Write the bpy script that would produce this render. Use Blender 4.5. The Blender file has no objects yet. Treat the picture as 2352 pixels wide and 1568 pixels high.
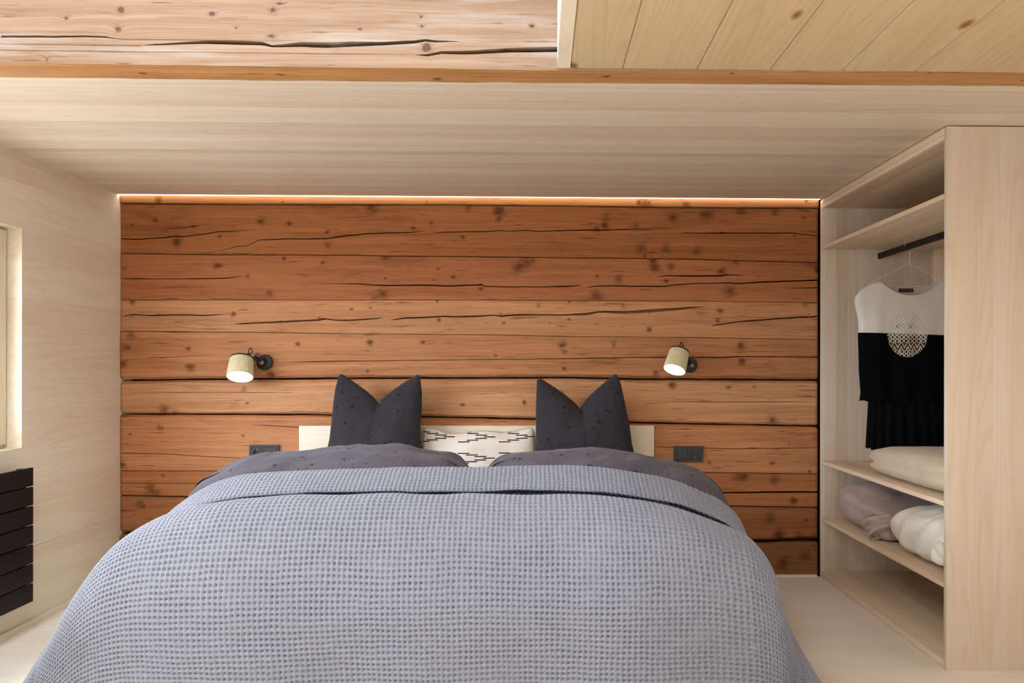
import bpy, bmesh, math, random
import numpy as np
from mathutils import Vector, Matrix

random.seed(4)
rng = np.random.default_rng(7)
sc = bpy.context.scene
COL = sc.collection

# ------------------------------------------------------------------ camera
F_PX, YAW, PX, PY, ROLL, CAM_H, CAM_D = 1900.0, 0.026, 1287.6, 841.8, -0.0015, 1.1113, 4.362
cam_d = bpy.data.cameras.new('camera')
cam_d.sensor_fit = 'HORIZONTAL'
cam_d.sensor_width = 36.0
cam_d.lens = F_PX / 2352 * 36
cam_d.shift_x = -(PX - 1176) / 2352
cam_d.shift_y = (PY - 784) / 2352
cam_d.clip_start = 0.02
cam = bpy.data.objects.new('camera', cam_d)
COL.objects.link(cam)
cam.location = (0, -CAM_D, CAM_H)
cam.rotation_mode = 'XYZ'
cam.matrix_world = (Matrix.Translation((0, -CAM_D, CAM_H)) @ Matrix.Rotation(-YAW, 4, 'Z')
                    @ Matrix.Rotation(math.pi / 2, 4, 'X') @ Matrix.Rotation(-ROLL, 4, 'Z'))
sc.camera = cam

# ------------------------------------------------------------------ sky, exposure
world = bpy.data.worlds.new('overcast_sky')
sc.world = world
world.use_nodes = True
wbg = world.node_tree.nodes['Background']
wbg.inputs[0].default_value = (0.82, 0.91, 1.0, 1)
wbg.inputs[1].default_value = 23.0
sc.view_settings.view_transform = 'Standard'
sc.view_settings.look = 'None'
sc.view_settings.gamma = 1.0
sc.view_settings.use_curve_mapping = False
sc.view_settings.exposure = -0.10
sc.cycles.adaptive_threshold = 0.03
sc.cycles.adaptive_min_samples = 16
sc.cycles.max_bounces = 5
sc.cycles.diffuse_bounces = 4
sc.cycles.glossy_bounces = 2
sc.cycles.transmission_bounces = 2
sc.cycles.transparent_max_bounces = 6
sc.cycles.caustics_reflective = False
sc.cycles.caustics_refractive = False


def portal(loc, rot, sx, sy):
    d = bpy.data.lights.new('window_portal', 'AREA')
    d.shape = 'RECTANGLE'
    d.size, d.size_y = sx, sy
    d.cycles.is_portal = True
    o = bpy.data.objects.new('window_portal', d)
    o.location, o.rotation_euler = loc, rot
    COL.objects.link(o)


# room box: left wall, wardrobe front, ceiling height
XL, XR, ZC = -2.178, 1.493, 1.9985
XW, YF, ZR = 2.125, -5.6, 3.7           # right wall, wall behind the camera, roof
YB0, YB1 = -1.945, -1.825               # timber beam, front and rear face
WIN1 = (-3.30, -0.82, 0.766, 1.689)     # window in the left wall: y0, y1, z0, z1
WIN5 = (-2.1, 0.0, -5.4, -3.0)         # roof window over the gallery opening: x0, x1, y0, y1
WIN6 = (-5.3, -4.0, 0.4, 1.9)           # unseen right-wall window, added to brighten the left wall and floor
portal((XW + .2, (WIN6[0] + WIN6[1]) / 2, (WIN6[2] + WIN6[3]) / 2), (0, math.radians(90), 0), WIN6[3] - WIN6[2], WIN6[1] - WIN6[0])
portal((XL - .2, (WIN1[0] + WIN1[1]) / 2, (WIN1[2] + WIN1[3]) / 2), (0, math.radians(-90), 0), WIN1[3] - WIN1[2], WIN1[1] - WIN1[0])

portal(((WIN5[0] + WIN5[1]) / 2, (WIN5[2] + WIN5[3]) / 2, ZR + .2), (0, 0, 0), WIN5[1] - WIN5[0], WIN5[3] - WIN5[2])


# ------------------------------------------------------------------ photo pixel -> point on a known plane
def ray(u, v):
    a, b = u - PX, v - PY
    k = 1 + ROLL * ROLL
    U, V = (a + ROLL * b) / k, (b - ROLL * a) / k
    dx, dy, dz = U / F_PX, 1.0, -V / F_PX
    return Vector((dx * math.cos(YAW) + dy * math.sin(YAW), -dx * math.sin(YAW) + dy * math.cos(YAW), dz))


CAM_O = Vector((0, -CAM_D, CAM_H))


def on_x(u, v, X):
    d = ray(u, v)
    return CAM_O + d * (X / d.x)


def on_y(u, v, Y):
    d = ray(u, v)
    return CAM_O + d * ((Y + CAM_D) / d.y)


def on_z(u, v, Z):
    d = ray(u, v)
    return CAM_O + d * ((Z - CAM_H) / d.z)


# ------------------------------------------------------------------ object helpers
def tag(o, label=None, cat=None, group=None, kind=None):
    if label: o['label'] = label
    if cat: o['category'] = cat
    if group: o['group'] = group
    if kind: o['kind'] = kind
    return o


def empty(name, loc, label=None, cat=None, group=None, kind=None):
    o = bpy.data.objects.new(name, None)
    o.empty_display_size = .1
    o.location = loc
    COL.objects.link(o)
    return tag(o, label, cat, group, kind)


def wpos(o):
    p = Vector(o.location)
    while o.parent:
        o = o.parent
        p += Vector(o.location)
    return p


def link(name, me, mat=None, parent=None, smooth=False, sharp=None):
    """mesh in world coordinates -> object, kept in place under its parent"""
    o = bpy.data.objects.new(name, me)
    COL.objects.link(o)
    if mat is not None:
        me.materials.append(mat)
    if smooth:
        me.polygons.foreach_set('use_smooth', [True] * len(me.polygons))
        if sharp:
            me.set_sharp_from_angle(angle=math.radians(sharp))
    if parent is not None:
        o.parent = parent
        o.location = -wpos(parent)
    return o


def from_bm(name, bm, mat=None, parent=None, smooth=False, sharp=None):
    bmesh.ops.recalc_face_normals(bm, faces=bm.faces)
    me = bpy.data.meshes.new(name)
    bm.to_mesh(me)
    bm.free()
    return link(name, me, mat, parent, smooth, sharp)


def box(bm, x0, x1, y0, y1, z0, z1):
    vs = [bm.verts.new(p) for p in ((x0, y0, z0), (x1, y0, z0), (x1, y1, z0), (x0, y1, z0), (x0, y0, z1), (x1, y0, z1), (x1, y1, z1), (x0, y1, z1))]
    fs = []
    for q in ((0, 3, 2, 1), (4, 5, 6, 7), (0, 1, 5, 4), (1, 2, 6, 5), (2, 3, 7, 6), (3, 0, 4, 7)):
        fs.append(bm.faces.new([vs[i] for i in q]))
    return vs, fs


def boxo(name, x0, x1, y0, y1, z0, z1, mat, parent=None, bevel=0.0):
    bm = bmesh.new()
    box(bm, x0, x1, y0, y1, z0, z1)
    if bevel:
        bmesh.ops.bevel(bm, geom=list(bm.edges), offset=bevel, segments=2, affect='EDGES', profile=.6)
    return from_bm(name, bm, mat, parent, smooth=bool(bevel), sharp=40 if bevel else None)


def grid_mesh(name, P, uv=None, closed_u=False, closed_v=False):
    """P: array (nv, nu, 3)"""
    nv, nu = P.shape[:2]
    me = bpy.data.meshes.new(name)
    iu = np.arange(nu if closed_u else nu - 1)
    iv = np.arange(nv if closed_v else nv - 1)
    a, b = np.meshgrid(iu, iv)
    a, b = a.ravel(), b.ravel()
    a2, b2 = (a + 1) % nu, (b + 1) % nv
    quads = np.stack([b * nu + a, b * nu + a2, b2 * nu + a2, b2 * nu + a], 1).astype(np.int32)
    n = len(quads)
    me.vertices.add(nv * nu)
    me.vertices.foreach_set('co', P.reshape(-1).astype(np.float32))
    me.loops.add(n * 4)
    me.loops.foreach_set('vertex_index', quads.reshape(-1))
    me.polygons.add(n)
    me.polygons.foreach_set('loop_start', np.arange(0, n * 4, 4, dtype=np.int32))
    me.polygons.foreach_set('loop_total', np.full(n, 4, dtype=np.int32))
    me.update(calc_edges=True)
    if uv is not None:
        l = me.uv_layers.new(name='uv')
        l.data.foreach_set('uv', uv.reshape(-1, 2)[quads.reshape(-1)].reshape(-1).astype(np.float32))
    me.validate()
    return me


def tube(name, pts, rad, mat, parent=None, seg=10, cap=True):
    bm = bmesh.new()
    pts = [Vector(p) for p in pts]
    rads = rad if isinstance(rad, (list, tuple)) else [rad] * len(pts)
    rings, up = [], None
    for i, p in enumerate(pts):
        d = (pts[min(i + 1, len(pts) - 1)] - pts[max(i - 1, 0)]).normalized()
        if up is None:
            up = Vector((0, 0, 1)) if abs(d.z) < .9 else Vector((1, 0, 0))
        s = d.cross(up).normalized()
        up = s.cross(d).normalized()
        rings.append([bm.verts.new(p + (s * math.cos(t) + up * math.sin(t)) * rads[i]) for t in (2 * math.pi * k / seg for k in range(seg))])
    for r0, r1 in zip(rings, rings[1:]):
        for k in range(seg):
            bm.faces.new((r0[k], r0[(k + 1) % seg], r1[(k + 1) % seg], r1[k]))
    if cap:
        bm.faces.new(rings[0][::-1])
        bm.faces.new(rings[-1])
    return from_bm(name, bm, mat, parent, smooth=True, sharp=50)


def spline(pts, n=8):
    """Catmull-Rom through pts"""
    P = [Vector(p) for p in pts]
    P = [P[0] * 2 - P[1]] + P + [P[-1] * 2 - P[-2]]
    out = []
    for i in range(1, len(P) - 2):
        for k in range(n):
            t = k / n
            a, b, c, d = P[i - 1], P[i], P[i + 1], P[i + 2]
            out.append(.5 * ((2 * b) + (c - a) * t + (2 * a - 5 * b + 4 * c - d) * t * t + (3 * b - a - 3 * c + d) * t ** 3))
    out.append(P[-2])
    return out


def lathe(name, prof, org, axis, mat, parent=None, seg=48, flute=0.0, nfl=0, xdir=None):
    """prof: (radius, distance along axis)"""
    ax = Vector(axis).normalized()
    s = Vector(xdir) if xdir else (Vector((1, 0, 0)) if abs(ax.x) < .8 else Vector((0, 1, 0)))
    s = (s - ax * s.dot(ax)).normalized()
    t = ax.cross(s)
    bm = bmesh.new()
    rows = []
    for (r, h, *fl) in prof:
        row = []
        for k in range(seg):
            an = 2 * math.pi * k / seg
            rr = r
            if nfl and fl and fl[0]:
                rr = r + flute * math.cos(an * nfl)
            row.append(bm.verts.new(Vector(org) + ax * h + (s * math.cos(an) + t * math.sin(an)) * max(rr, 1e-5)))
        rows.append(row)
    for a, b in zip(rows, rows[1:]):
        for k in range(seg):
            bm.faces.new((a[k], a[(k + 1) % seg], b[(k + 1) % seg], b[k]))
    bmesh.ops.remove_doubles(bm, verts=bm.verts, dist=2e-5)
    return from_bm(name, bm, mat, parent, smooth=True, sharp=40)


def vnoise(x, y, seed=0, octv=3):
    """smooth numpy value noise, about -1..1"""
    x, y = np.broadcast_arrays(np.asarray(x, float), np.asarray(y, float))
    r = np.zeros_like(x)
    amp, tot = 1.0, 0.0
    T = np.random.default_rng(seed).uniform(-1, 1, (64, 64))
    for o in range(octv):
        xi, yi = np.floor(x).astype(int), np.floor(y).astype(int)
        fx, fy = x - xi, y - yi
        fx, fy = fx * fx * (3 - 2 * fx), fy * fy * (3 - 2 * fy)
        g = lambda a, b: T[a % 64, b % 64]
        r += amp * ((g(xi, yi) * (1 - fx) + g(xi + 1, yi) * fx) * (1 - fy) + (g(xi, yi + 1) * (1 - fx) + g(xi + 1, yi + 1) * fx) * fy)
        tot += amp
        amp *= .5
        x, y = x * 2.03 + 17.3, y * 2.03 + 5.1
    return r / tot


# ------------------------------------------------------------------ material helpers
def srgb(r, g, b):
    f = lambda c: (c / 255 / 12.92) if c / 255 <= .04045 else ((c / 255 + .055) / 1.055) ** 2.4
    return (f(r), f(g), f(b))


class NT:
    def __init__(s, name):
        s.m = bpy.data.materials.new(name)
        s.m.use_nodes = True
        s.t = s.m.node_tree
        s.b = s.t.nodes['Principled BSDF']
        s._co = None

    def nd(s, typ, props=None, ins=None):
        n = s.t.nodes.new(typ)
        for k, v in (props or {}).items():
            setattr(n, k, v)
        for k, v in (ins or {}).items():
            s.put(n.inputs[k], v)
        return n

    def put(s, sock, v):
        if isinstance(v, bpy.types.NodeSocket):
            s.t.links.new(v, sock)
        elif sock.type == 'RGBA' and len(v) == 3:
            sock.default_value = (*v, 1)
        else:
            sock.default_value = v

    def ma(s, op, a, b=0.0, c=None, clamp=False):
        n = s.nd('ShaderNodeMath', {'operation': op, 'use_clamp': clamp})
        s.put(n.inputs[0], a)
        s.put(n.inputs[1], b)
        if c is not None: s.put(n.inputs[2], c)
        return n.outputs[0]

    def obj(s):
        if s._co is None:
            n = s.nd('ShaderNodeTexCoord')
            s._co = n.outputs['Object']
            s._uv = n.outputs['UV']
            sp = s.nd('ShaderNodeSeparateXYZ', ins={0: s._co})
            s.xyz = [sp.outputs[0], sp.outputs[1], sp.outputs[2]]
        return s._co

    def uv(s):
        s.obj()
        sp = s.nd('ShaderNodeSeparateXYZ', ins={0: s._uv})
        return s._uv, sp.outputs[0], sp.outputs[1]

    def vec(s, x, y, z=0.0):
        return s.nd('ShaderNodeCombineXYZ', ins={0: x, 1: y, 2: z}).outputs[0]

    def noise(s, v, scale=1.0, detail=3.0, rough=.55, dist=0.0):
        n = s.nd('ShaderNodeTexNoise', ins={'Vector': v, 'Scale': scale, 'Detail': detail, 'Roughness': rough, 'Distortion': dist})
        return n.outputs[0]

    def mix(s, fac, a, b, blend='MIX'):
        n = s.nd('ShaderNodeMix', {'data_type': 'RGBA', 'blend_type': blend})
        s.put(n.inputs[0], fac)
        s.put(n.inputs[6], a)
        s.put(n.inputs[7], b)
        return n.outputs[2]

    def ramp(s, fac, lo, hi, a=0.0, b=1.0):
        n = s.nd('ShaderNodeMapRange', {'clamp': True}, {0: fac, 1: lo, 2: hi, 3: a, 4: b})
        return n.outputs[0]

    def bump(s, h, strength=.3, dist=.002):
        n = s.nd('ShaderNodeBump', ins={'Strength': strength, 'Distance': dist, 'Height': h})
        s.t.links.new(n.outputs[0], s.b.inputs['Normal'])

    def out(s, color, rough=.6, spec=.3):
        s.put(s.b.inputs['Base Color'], color)
        s.put(s.b.inputs['Roughness'], rough)
        s.b.inputs['Specular IOR Level'].default_value = spec
        return s.m


def spruce(name, base, grain=0, width=2, stave=.1, tone=.14, gc=.16, knots=0.0, rough=.55, lines=.10, kr=.045):
    """pale spruce board: staves across `width`, grain along `grain`"""
    m = NT(name)
    m.obj()
    oth = 3 - grain - width
    g, w, o = m.xyz[grain], m.xyz[width], m.xyz[oth]
    rnd = m.nd('ShaderNodeObjectInfo').outputs['Random']
    wob = m.ma('MULTIPLY', m.noise(m.vec(m.ma('MULTIPLY', g, .5), m.ma('MULTIPLY', w, 3), rnd), 1, 1), .012)
    ww = m.ma('ADD', w, wob)
    idx = m.ma('FLOOR', m.ma('ADD', m.ma('DIVIDE', w, stave), m.ma('MULTIPLY', rnd, 11.0)))
    wn = m.nd('ShaderNodeTexWhiteNoise', {'noise_dimensions': '1D'}, {'W': m.ma('ADD', idx, m.ma('MULTIPLY', rnd, 3.7))}).outputs[0]
    off = m.ma('MULTIPLY', m.ma('ADD', wn, rnd), 37.0)
    n1 = m.noise(m.vec(m.ma('ADD', m.ma('MULTIPLY', g, 2.2), off), m.ma('MULTIPLY', ww, 160), m.ma('MULTIPLY', o, 160)), 1, 3)
    n2 = m.noise(m.vec(m.ma('ADD', m.ma('MULTIPLY', g, .9), off), m.ma('MULTIPLY', ww, 22), m.ma('MULTIPLY', o, 22)), 1, 3)
    n3 = m.noise(m.vec(m.ma('ADD', m.ma('MULTIPLY', g, .45), off), m.ma('MULTIPLY', ww, 6), m.ma('MULTIPLY', o, 6)), 1, 1)
    cont = m.ma('SINE', m.ma('MULTIPLY', n3, 95.0))
    cont = m.ramp(cont, .2, 1.0, 0, 1)
    v = m.ma('ADD', .5, m.ma('MULTIPLY', m.ma('SUBTRACT', wn, .5), tone * 2))
    v = m.ma('ADD', v, m.ma('MULTIPLY', m.ma('SUBTRACT', n1, .5), gc * 2))
    v = m.ma('ADD', v, m.ma('MULTIPLY', m.ma('SUBTRACT', n2, .5), gc * 2.4))
    v = m.ma('SUBTRACT', v, m.ma('MULTIPLY', cont, lines), clamp=True)
    dark = (base[0] * .74, base[1] * .62, base[2] * .47)
    light = (min(base[0] * 1.16, .92), min(base[1] * 1.19, .9), min(base[2] * 1.24, .88))
    c = m.mix(v, dark, light)
    if knots:
        vo = m.nd('ShaderNodeTexVoronoi', {'feature': 'F1', 'voronoi_dimensions': '2D'}, {'Vector': m.vec(m.ma('ADD', m.ma('MULTIPLY', g, .55), m.ma('MULTIPLY', rnd, 40)), m.ma('MULTIPLY', w, 1.25)), 'Scale': knots})
        rs = m.nd('ShaderNodeSeparateColor', ins={0: vo.outputs['Color']}).outputs[0]
        r = m.ramp(rs, .35, 1.0, 0.0, kr)
        k = m.ramp(m.ma('SUBTRACT', vo.outputs['Distance'], r), -kr * .45, kr * .27, 1, 0)
        c = m.mix(k, c, (base[0] * .42, base[1] * .24, base[2] * .12))
    return m.out(c, rough, .25)


def aged_log(name, base, knots, seed, grain_dark=.45, plane='XZ', gray=0.0, stain=.5, stains=()):
    """old hewn timber; knots: list of (a, b, radius) in metres in the face plane"""
    m = NT(name)
    m.obj()
    x, y, z = m.xyz
    p = m.vec(x, 0.0, z) if plane == 'XZ' else m.vec(x, y, 0.0)
    w = z if plane == 'XZ' else y
    dmin = None
    wob = m.noise(p, 38.0, 2)
    jit = m.ma('ADD', m.ma('MULTIPLY', m.ma('SUBTRACT', wob, .5), .9), m.ma('MULTIPLY', m.ma('SUBTRACT', m.noise(p, 120.0, 2), .5), .8))
    for (a, b, r) in knots:
        q = (a, 0.0, b) if plane == 'XZ' else (a, b, 0.0)
        kr_ = random.Random(int(a * 977 + b * 3301))
        d = m.nd('ShaderNodeVectorMath', {'operation': 'SUBTRACT'}, {0: p, 1: q}).outputs[0]
        sx, sz = kr_.uniform(.62, 1.05) / r, kr_.uniform(.8, 1.35) / r
        d = m.nd('ShaderNodeVectorMath', {'operation': 'MULTIPLY'}, {0: d, 1: (sx, 0, sz) if plane == 'XZ' else (sx, sz, 0)}).outputs[0]
        d = m.nd('ShaderNodeVectorMath', {'operation': 'LENGTH'}, {0: d}).outputs['Value']
        d = m.ma('ADD', d, kr_.choice((0, 0, .15, .3, .45)))
        dmin = d if dmin is None else m.ma('MINIMUM', dmin, d)
    if dmin is None:
        dmin = m.ma('ADD', 9.0, 0.0)
    dk = m.ma('ADD', dmin, jit)
    flow = m.ma('EXPONENT', m.ma('MULTIPLY', m.ma('MULTIPLY', dmin, dmin), -.16))
    warp = m.ma('MULTIPLY', m.ma('SUBTRACT', m.noise(m.vec(m.ma('MULTIPLY', x, 1.7), seed * 3.1, m.ma('MULTIPLY', w, 9)), 1, 2), .5), .035)
    ww = m.ma('ADD', m.ma('ADD', w, warp), m.ma('MULTIPLY', flow, .010))
    n1 = m.noise(m.vec(m.ma('MULTIPLY', x, 2.0), m.ma('ADD', m.ma('MULTIPLY', y, 60), seed * 7.3), m.ma('MULTIPLY', ww, 150)), 1, 6, .72)
    n2 = m.noise(m.vec(m.ma('MULTIPLY', x, 1.1), m.ma('ADD', m.ma('MULTIPLY', y, 9), seed * 5.9), m.ma('MULTIPLY', ww, 30)), 1, 5, .62)
    n3 = m.noise(m.vec(m.ma('MULTIPLY', x, .55), seed * 2.7, m.ma('MULTIPLY', ww, 7)), 1, 2)
    blot = m.noise(m.vec(m.ma('MULTIPLY', x, 1.9), seed * 4.4, m.ma('MULTIPLY', w, 5.5)), 1, 5, .65)
    cont = m.ramp(m.ma('SINE', m.ma('MULTIPLY', n3, 105.0)), .55, 1.0)
    v = m.ma('ADD', .62, m.ma('MULTIPLY', m.ma('SUBTRACT', n1, .5), 1.35))
    v = m.ma('ADD', v, m.ma('MULTIPLY', m.ma('SUBTRACT', n2, .5), 1.1))
    v = m.ma('SUBTRACT', v, m.ma('MULTIPLY', cont, m.ramp(blot, .42, .66, 0, .20)), clamp=True)
    dark = (base[0] * grain_dark, base[1] * grain_dark * .78, base[2] * grain_dark * .62)
    light = (min(base[0] * 1.22, .9), min(base[1] * 1.27, .85), min(base[2] * 1.36, .8))
    c = m.mix(v, dark, light)
    c = m.mix(m.ma('MULTIPLY', m.ramp(blot, .54, .75), stain), c, (base[0] * .40, base[1] * .30, base[2] * .22))
    tn = m.noise(m.vec(m.ma('MULTIPLY', x, .9), seed * 6.2, m.ma('MULTIPLY', w, 3.5)), 1, 3)
    c = m.mix(m.ramp(tn, .48, .68, 0, .35), c, (base[0] * 1.02, base[1] * 1.16, base[2] * 1.34))
    if gray:
        gn = m.noise(m.vec(m.ma('MULTIPLY', x, 1.3), seed * 9.1, m.ma('MULTIPLY', w, 14)), 1, 4)
        c = m.mix(m.ramp(gn, .52, .72, 0, gray), c, (.46, .43, .42))
    dst = None
    for (a, b, r) in stains:
        d = m.nd('ShaderNodeVectorMath', {'operation': 'DISTANCE'}, {0: p, 1: (a, 0.0, b)}).outputs['Value']
        d = m.ma('DIVIDE', d, r)
        dst = d if dst is None else m.ma('MINIMUM', dst, d)
    if dst is not None:
        sn = m.noise(m.vec(m.ma('MULTIPLY', x, 22), seed, m.ma('MULTIPLY', w, 55)), 1, 5, .7)
        dst = m.ma('ADD', dst, m.ma('MULTIPLY', m.ma('SUBTRACT', sn, .5), 2.6))
        c = m.mix(m.ramp(dst, .15, 1.25, .72, 0), c, (base[0] * .26, base[1] * .23, base[2] * .2))
    halo = m.ramp(dk, .8, 1.9, .42, 0)
    c = m.mix(halo, c, (base[0] * .44, base[1] * .36, base[2] * .28))
    ring = m.ma('SINE', m.ma('MULTIPLY', dk, 16.0))
    kc = m.mix(m.ramp(ring, -1, 1), (base[0] * .16, base[1] * .12, base[2] * .11), (base[0] * .46, base[1] * .36, base[2] * .30))
    c = m.mix(m.ramp(dk, .62, 1.05, .92, 0), c, kc)
    tick = m.noise(m.vec(m.ma('MULTIPLY', x, 6), m.ma('ADD', m.ma('MULTIPLY', y, 20), seed), m.ma('MULTIPLY', ww, 95)), 1, 3)
    c = m.mix(m.ramp(tick, .62, .72, 0, .8), c, (base[0] * .33, base[1] * .22, base[2] * .16))
    sp = m.noise(p, 150.0, 2)
    c = m.mix(m.ramp(sp, .71, .76, 0, .75), c, (base[0] * .22, base[1] * .15, base[2] * .12))
    sp2 = m.noise(m.nd('ShaderNodeVectorMath', {'operation': 'ADD'}, {0: p, 1: (7.7, 3.3, 1.2)}).outputs[0], 120.0, 2)
    c = m.mix(m.ramp(sp2, .72, .76, 0, .35), c, (.75, .62, .5))
    m.bump(m.noise(m.vec(m.ma('MULTIPLY', x, 2.0), m.ma('MULTIPLY', y, 60), m.ma('MULTIPLY', w, 110)), 1, 3), .3, .004)
    return m.out(c, .62, .2)


def plain(name, col, rough=.6, metal=0.0, spec=.4, bump=0.0, bscale=600.0):
    m = NT(name)
    m.obj()
    n = m.noise(m._co, 9.0, 3)
    c = m.mix(m.ramp(n, .3, .7), tuple(k * .93 for k in col), tuple(min(k * 1.07, 1) for k in col))
    m.b.inputs['Metallic'].default_value = metal
    if bump:
        m.bump(m.noise(m._co, bscale, 2), bump, .001)
    return m.out(c, rough, spec)


def emitter(name, col, strength):
    m = NT(name)
    m.b.inputs['Emission Color'].default_value = (*col, 1)
    m.b.inputs['Emission Strength'].default_value = strength
    return m.out(col, .5, .2)


def fabric(name, col, bscale=900.0, rough=.95, bump=.35, var=.08, sheen=.15):
    m = NT(name)
    m.obj()
    n = m.noise(m._co, 7.0, 4)
    f = m.noise(m._co, bscale, 2)
    c = m.mix(m.ramp(n, .3, .7), tuple(k * (1 - var) for k in col), tuple(min(k * (1 + var), 1) for k in col))
    c = m.mix(m.ramp(f, .3, .7, 0, .35), c, tuple(k * .7 for k in col))
    m.bump(f, bump, .0015)
    m.b.inputs['Sheen Weight'].default_value = sheen
    return m.out(c, rough, .1)


def dotted(name, col, dot=(.012, .011, .013)):
    """dark cloth sprinkled with round dots, uv in metres"""
    m = NT(name)
    uv, u, v = m.uv()
    n = m.noise(m._co, 6.0, 4)
    c = m.mix(m.ramp(n, .3, .7), tuple(k * .9 for k in col), tuple(k * 1.1 for k in col))
    for sc_, lo, hi in ((13.0, .03, .115), (27.0, .03, .105)):
        vo = m.nd('ShaderNodeTexVoronoi', {'voronoi_dimensions': '2D', 'feature': 'F1'}, {'Vector': uv, 'Scale': sc_, 'Randomness': .95})
        rs = m.nd('ShaderNodeSeparateColor', ins={0: vo.outputs['Color']}).outputs[1]
        r = m.ramp(m.ma('POWER', rs, 1.5), 0, 1, lo, hi)
        k = m.ramp(m.ma('SUBTRACT', vo.outputs['Distance'], r), -.012, .012, 1, 0)
        c = m.mix(k, c, dot)
    m.bump(m.noise(m._co, 1100.0, 2), .2, .001)
    m.b.inputs['Sheen Weight'].default_value = .1
    return m.out(c, .9, .12)


# shared materials
SP = srgb(226, 203, 172)
M_ceil = spruce('spruce_ceiling', srgb(222, 208, 193), 0, 1, .062, .16, .15, knots=1.5, kr=.011)
M_wall = spruce('spruce_wall', srgb(243, 227, 212), 1, 2, .16, .08, .10, knots=1.2, kr=.008)
M_floor = spruce('spruce_floor', srgb(253, 249, 244), 0, 1, .07, .07, .08, lines=.03)
M_board = spruce('spruce_gallery_board', srgb(202, 178, 146), 1, 0, .107, .06, .10, knots=2.2, lines=.14)
M_ward_v = spruce('spruce_upright', srgb(218, 204, 192), 2, 0, .06, .20, .13)
M_ward_h = spruce('spruce_shelf', srgb(234, 212, 190), 1, 0, .075, .20, .12)
M_ward_b = spruce('spruce_back_panel', srgb(232, 208, 186), 2, 1, .07, .20, .12)
M_frame = spruce('spruce_window_frame', srgb(240, 226, 206), 2, 1, .2, .03, .06)
M_head = spruce('spruce_headboard', srgb(252, 242, 226), 0, 2, .12, .05, .08)
M_black = plain('black_steel', (.008, .008, .008), .55, spec=.25)
M_lampblack = plain('lamp_black', (.02, .019, .019), .5)
M_rad = plain('radiator_black', (.007, .006, .0055), .6, spec=.2)
M_steel = plain('brushed_steel', (.62, .55, .48), .3, 1.0)
M_dark = plain('dark_cavity_wood', (.05, .03, .018), .9)
M_outlet = plain('anthracite_plastic', (.042, .042, .045), .5)
M_contact = plain('brass_contact', (.75, .62, .45), .3, 1.0)
M_white = plain('white_wire', (.82, .80, .77), .4)
M_roof = plain('roof_lining', (.68, .60, .48), .8)

# ------------------------------------------------------------------ structure: ground outside, floor
M_ground = plain('bounce_ground', (.34, .33, .31), .95)  # unseen outdoor ground, toned pale to bounce daylight onto the ceiling
gm = bmesh.new()
for gx0, gx1, gy0, gy1 in ((-60, XL - .3, -60, 60), (XW + .4, 60, -60, 60), (XL - .3, XW + .4, -60, YF - .3), (XL - .3, XW + .4, .3, 60)):
    gm.faces.new([gm.verts.new(p) for p in ((gx0, gy0, -.2), (gx1, gy0, -.2), (gx1, gy1, -.2), (gx0, gy1, -.2))])
bmesh.ops.remove_doubles(gm, verts=gm.verts, dist=1e-4)
tag(from_bm('ground', gm, M_ground), 'unseen pale ground around the house, toned to bounce daylight indoors', 'ground', kind='structure')
floor = boxo('floor', XL - .15, XW + .15, YF - .15, .15, -.14, -.03, M_dark)
tag(floor, 'pale wide-board wooden floor of the bedroom', 'floor', kind='structure')
fy = -.002
while fy > YF:
    fw = .205
    boxo('plank', XL, XW, max(fy - fw + .0006, YF), fy, -.03, 0, M_floor, floor)
    fy -= fw


def holed(name, axis, pos, thick, r, holes, mat, label, cat='wall'):
    """wall slab with rectangular holes. axis 'X': r=(y0,y1,z0,z1); axis 'Y': r=(x0,x1,z0,z1)"""
    A = sorted({r[0], r[1], *[h[0] for h in holes], *[h[1] for h in holes]})
    B = sorted({r[2], r[3], *[h[2] for h in holes], *[h[3] for h in holes]})
    bm = bmesh.new()
    solid = lambda i, j: 0 <= i < len(A) - 1 and 0 <= j < len(B) - 1 and not any(h[0] - 1e-6 <= A[i] and A[i + 1] <= h[1] + 1e-6 and h[2] - 1e-6 <= B[j] and B[j + 1] <= h[3] + 1e-6 for h in holes)
    pt = (lambda a, b, t: (pos + t, a, b)) if axis == 'X' else (lambda a, b, t: (a, pos + t, b)) if axis == 'Y' else (lambda a, b, t: (a, b, pos + t))
    q = lambda *ps: bm.faces.new([bm.verts.new(p) for p in ps])
    for i in range(len(A) - 1):
        for j in range(len(B) - 1):
            if not solid(i, j): continue
            a0, a1, b0, b1 = A[i], A[i + 1], B[j], B[j + 1]
            for t in (0, thick):
                q(pt(a0, b0, t), pt(a1, b0, t), pt(a1, b1, t), pt(a0, b1, t))
            if not solid(i - 1, j): q(pt(a0, b0, 0), pt(a0, b0, thick), pt(a0, b1, thick), pt(a0, b1, 0))
            if not solid(i + 1, j): q(pt(a1, b0, 0), pt(a1, b0, thick), pt(a1, b1, thick), pt(a1, b1, 0))
            if not solid(i, j - 1): q(pt(a0, b0, 0), pt(a0, b0, thick), pt(a1, b0, thick), pt(a1, b0, 0))
            if not solid(i, j + 1): q(pt(a0, b1, 0), pt(a0, b1, thick), pt(a1, b1, thick), pt(a1, b1, 0))
    bmesh.ops.remove_doubles(bm, verts=bm.verts, dist=1e-5)
    return tag(from_bm(name, bm, mat), label, cat, kind='structure')


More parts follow.
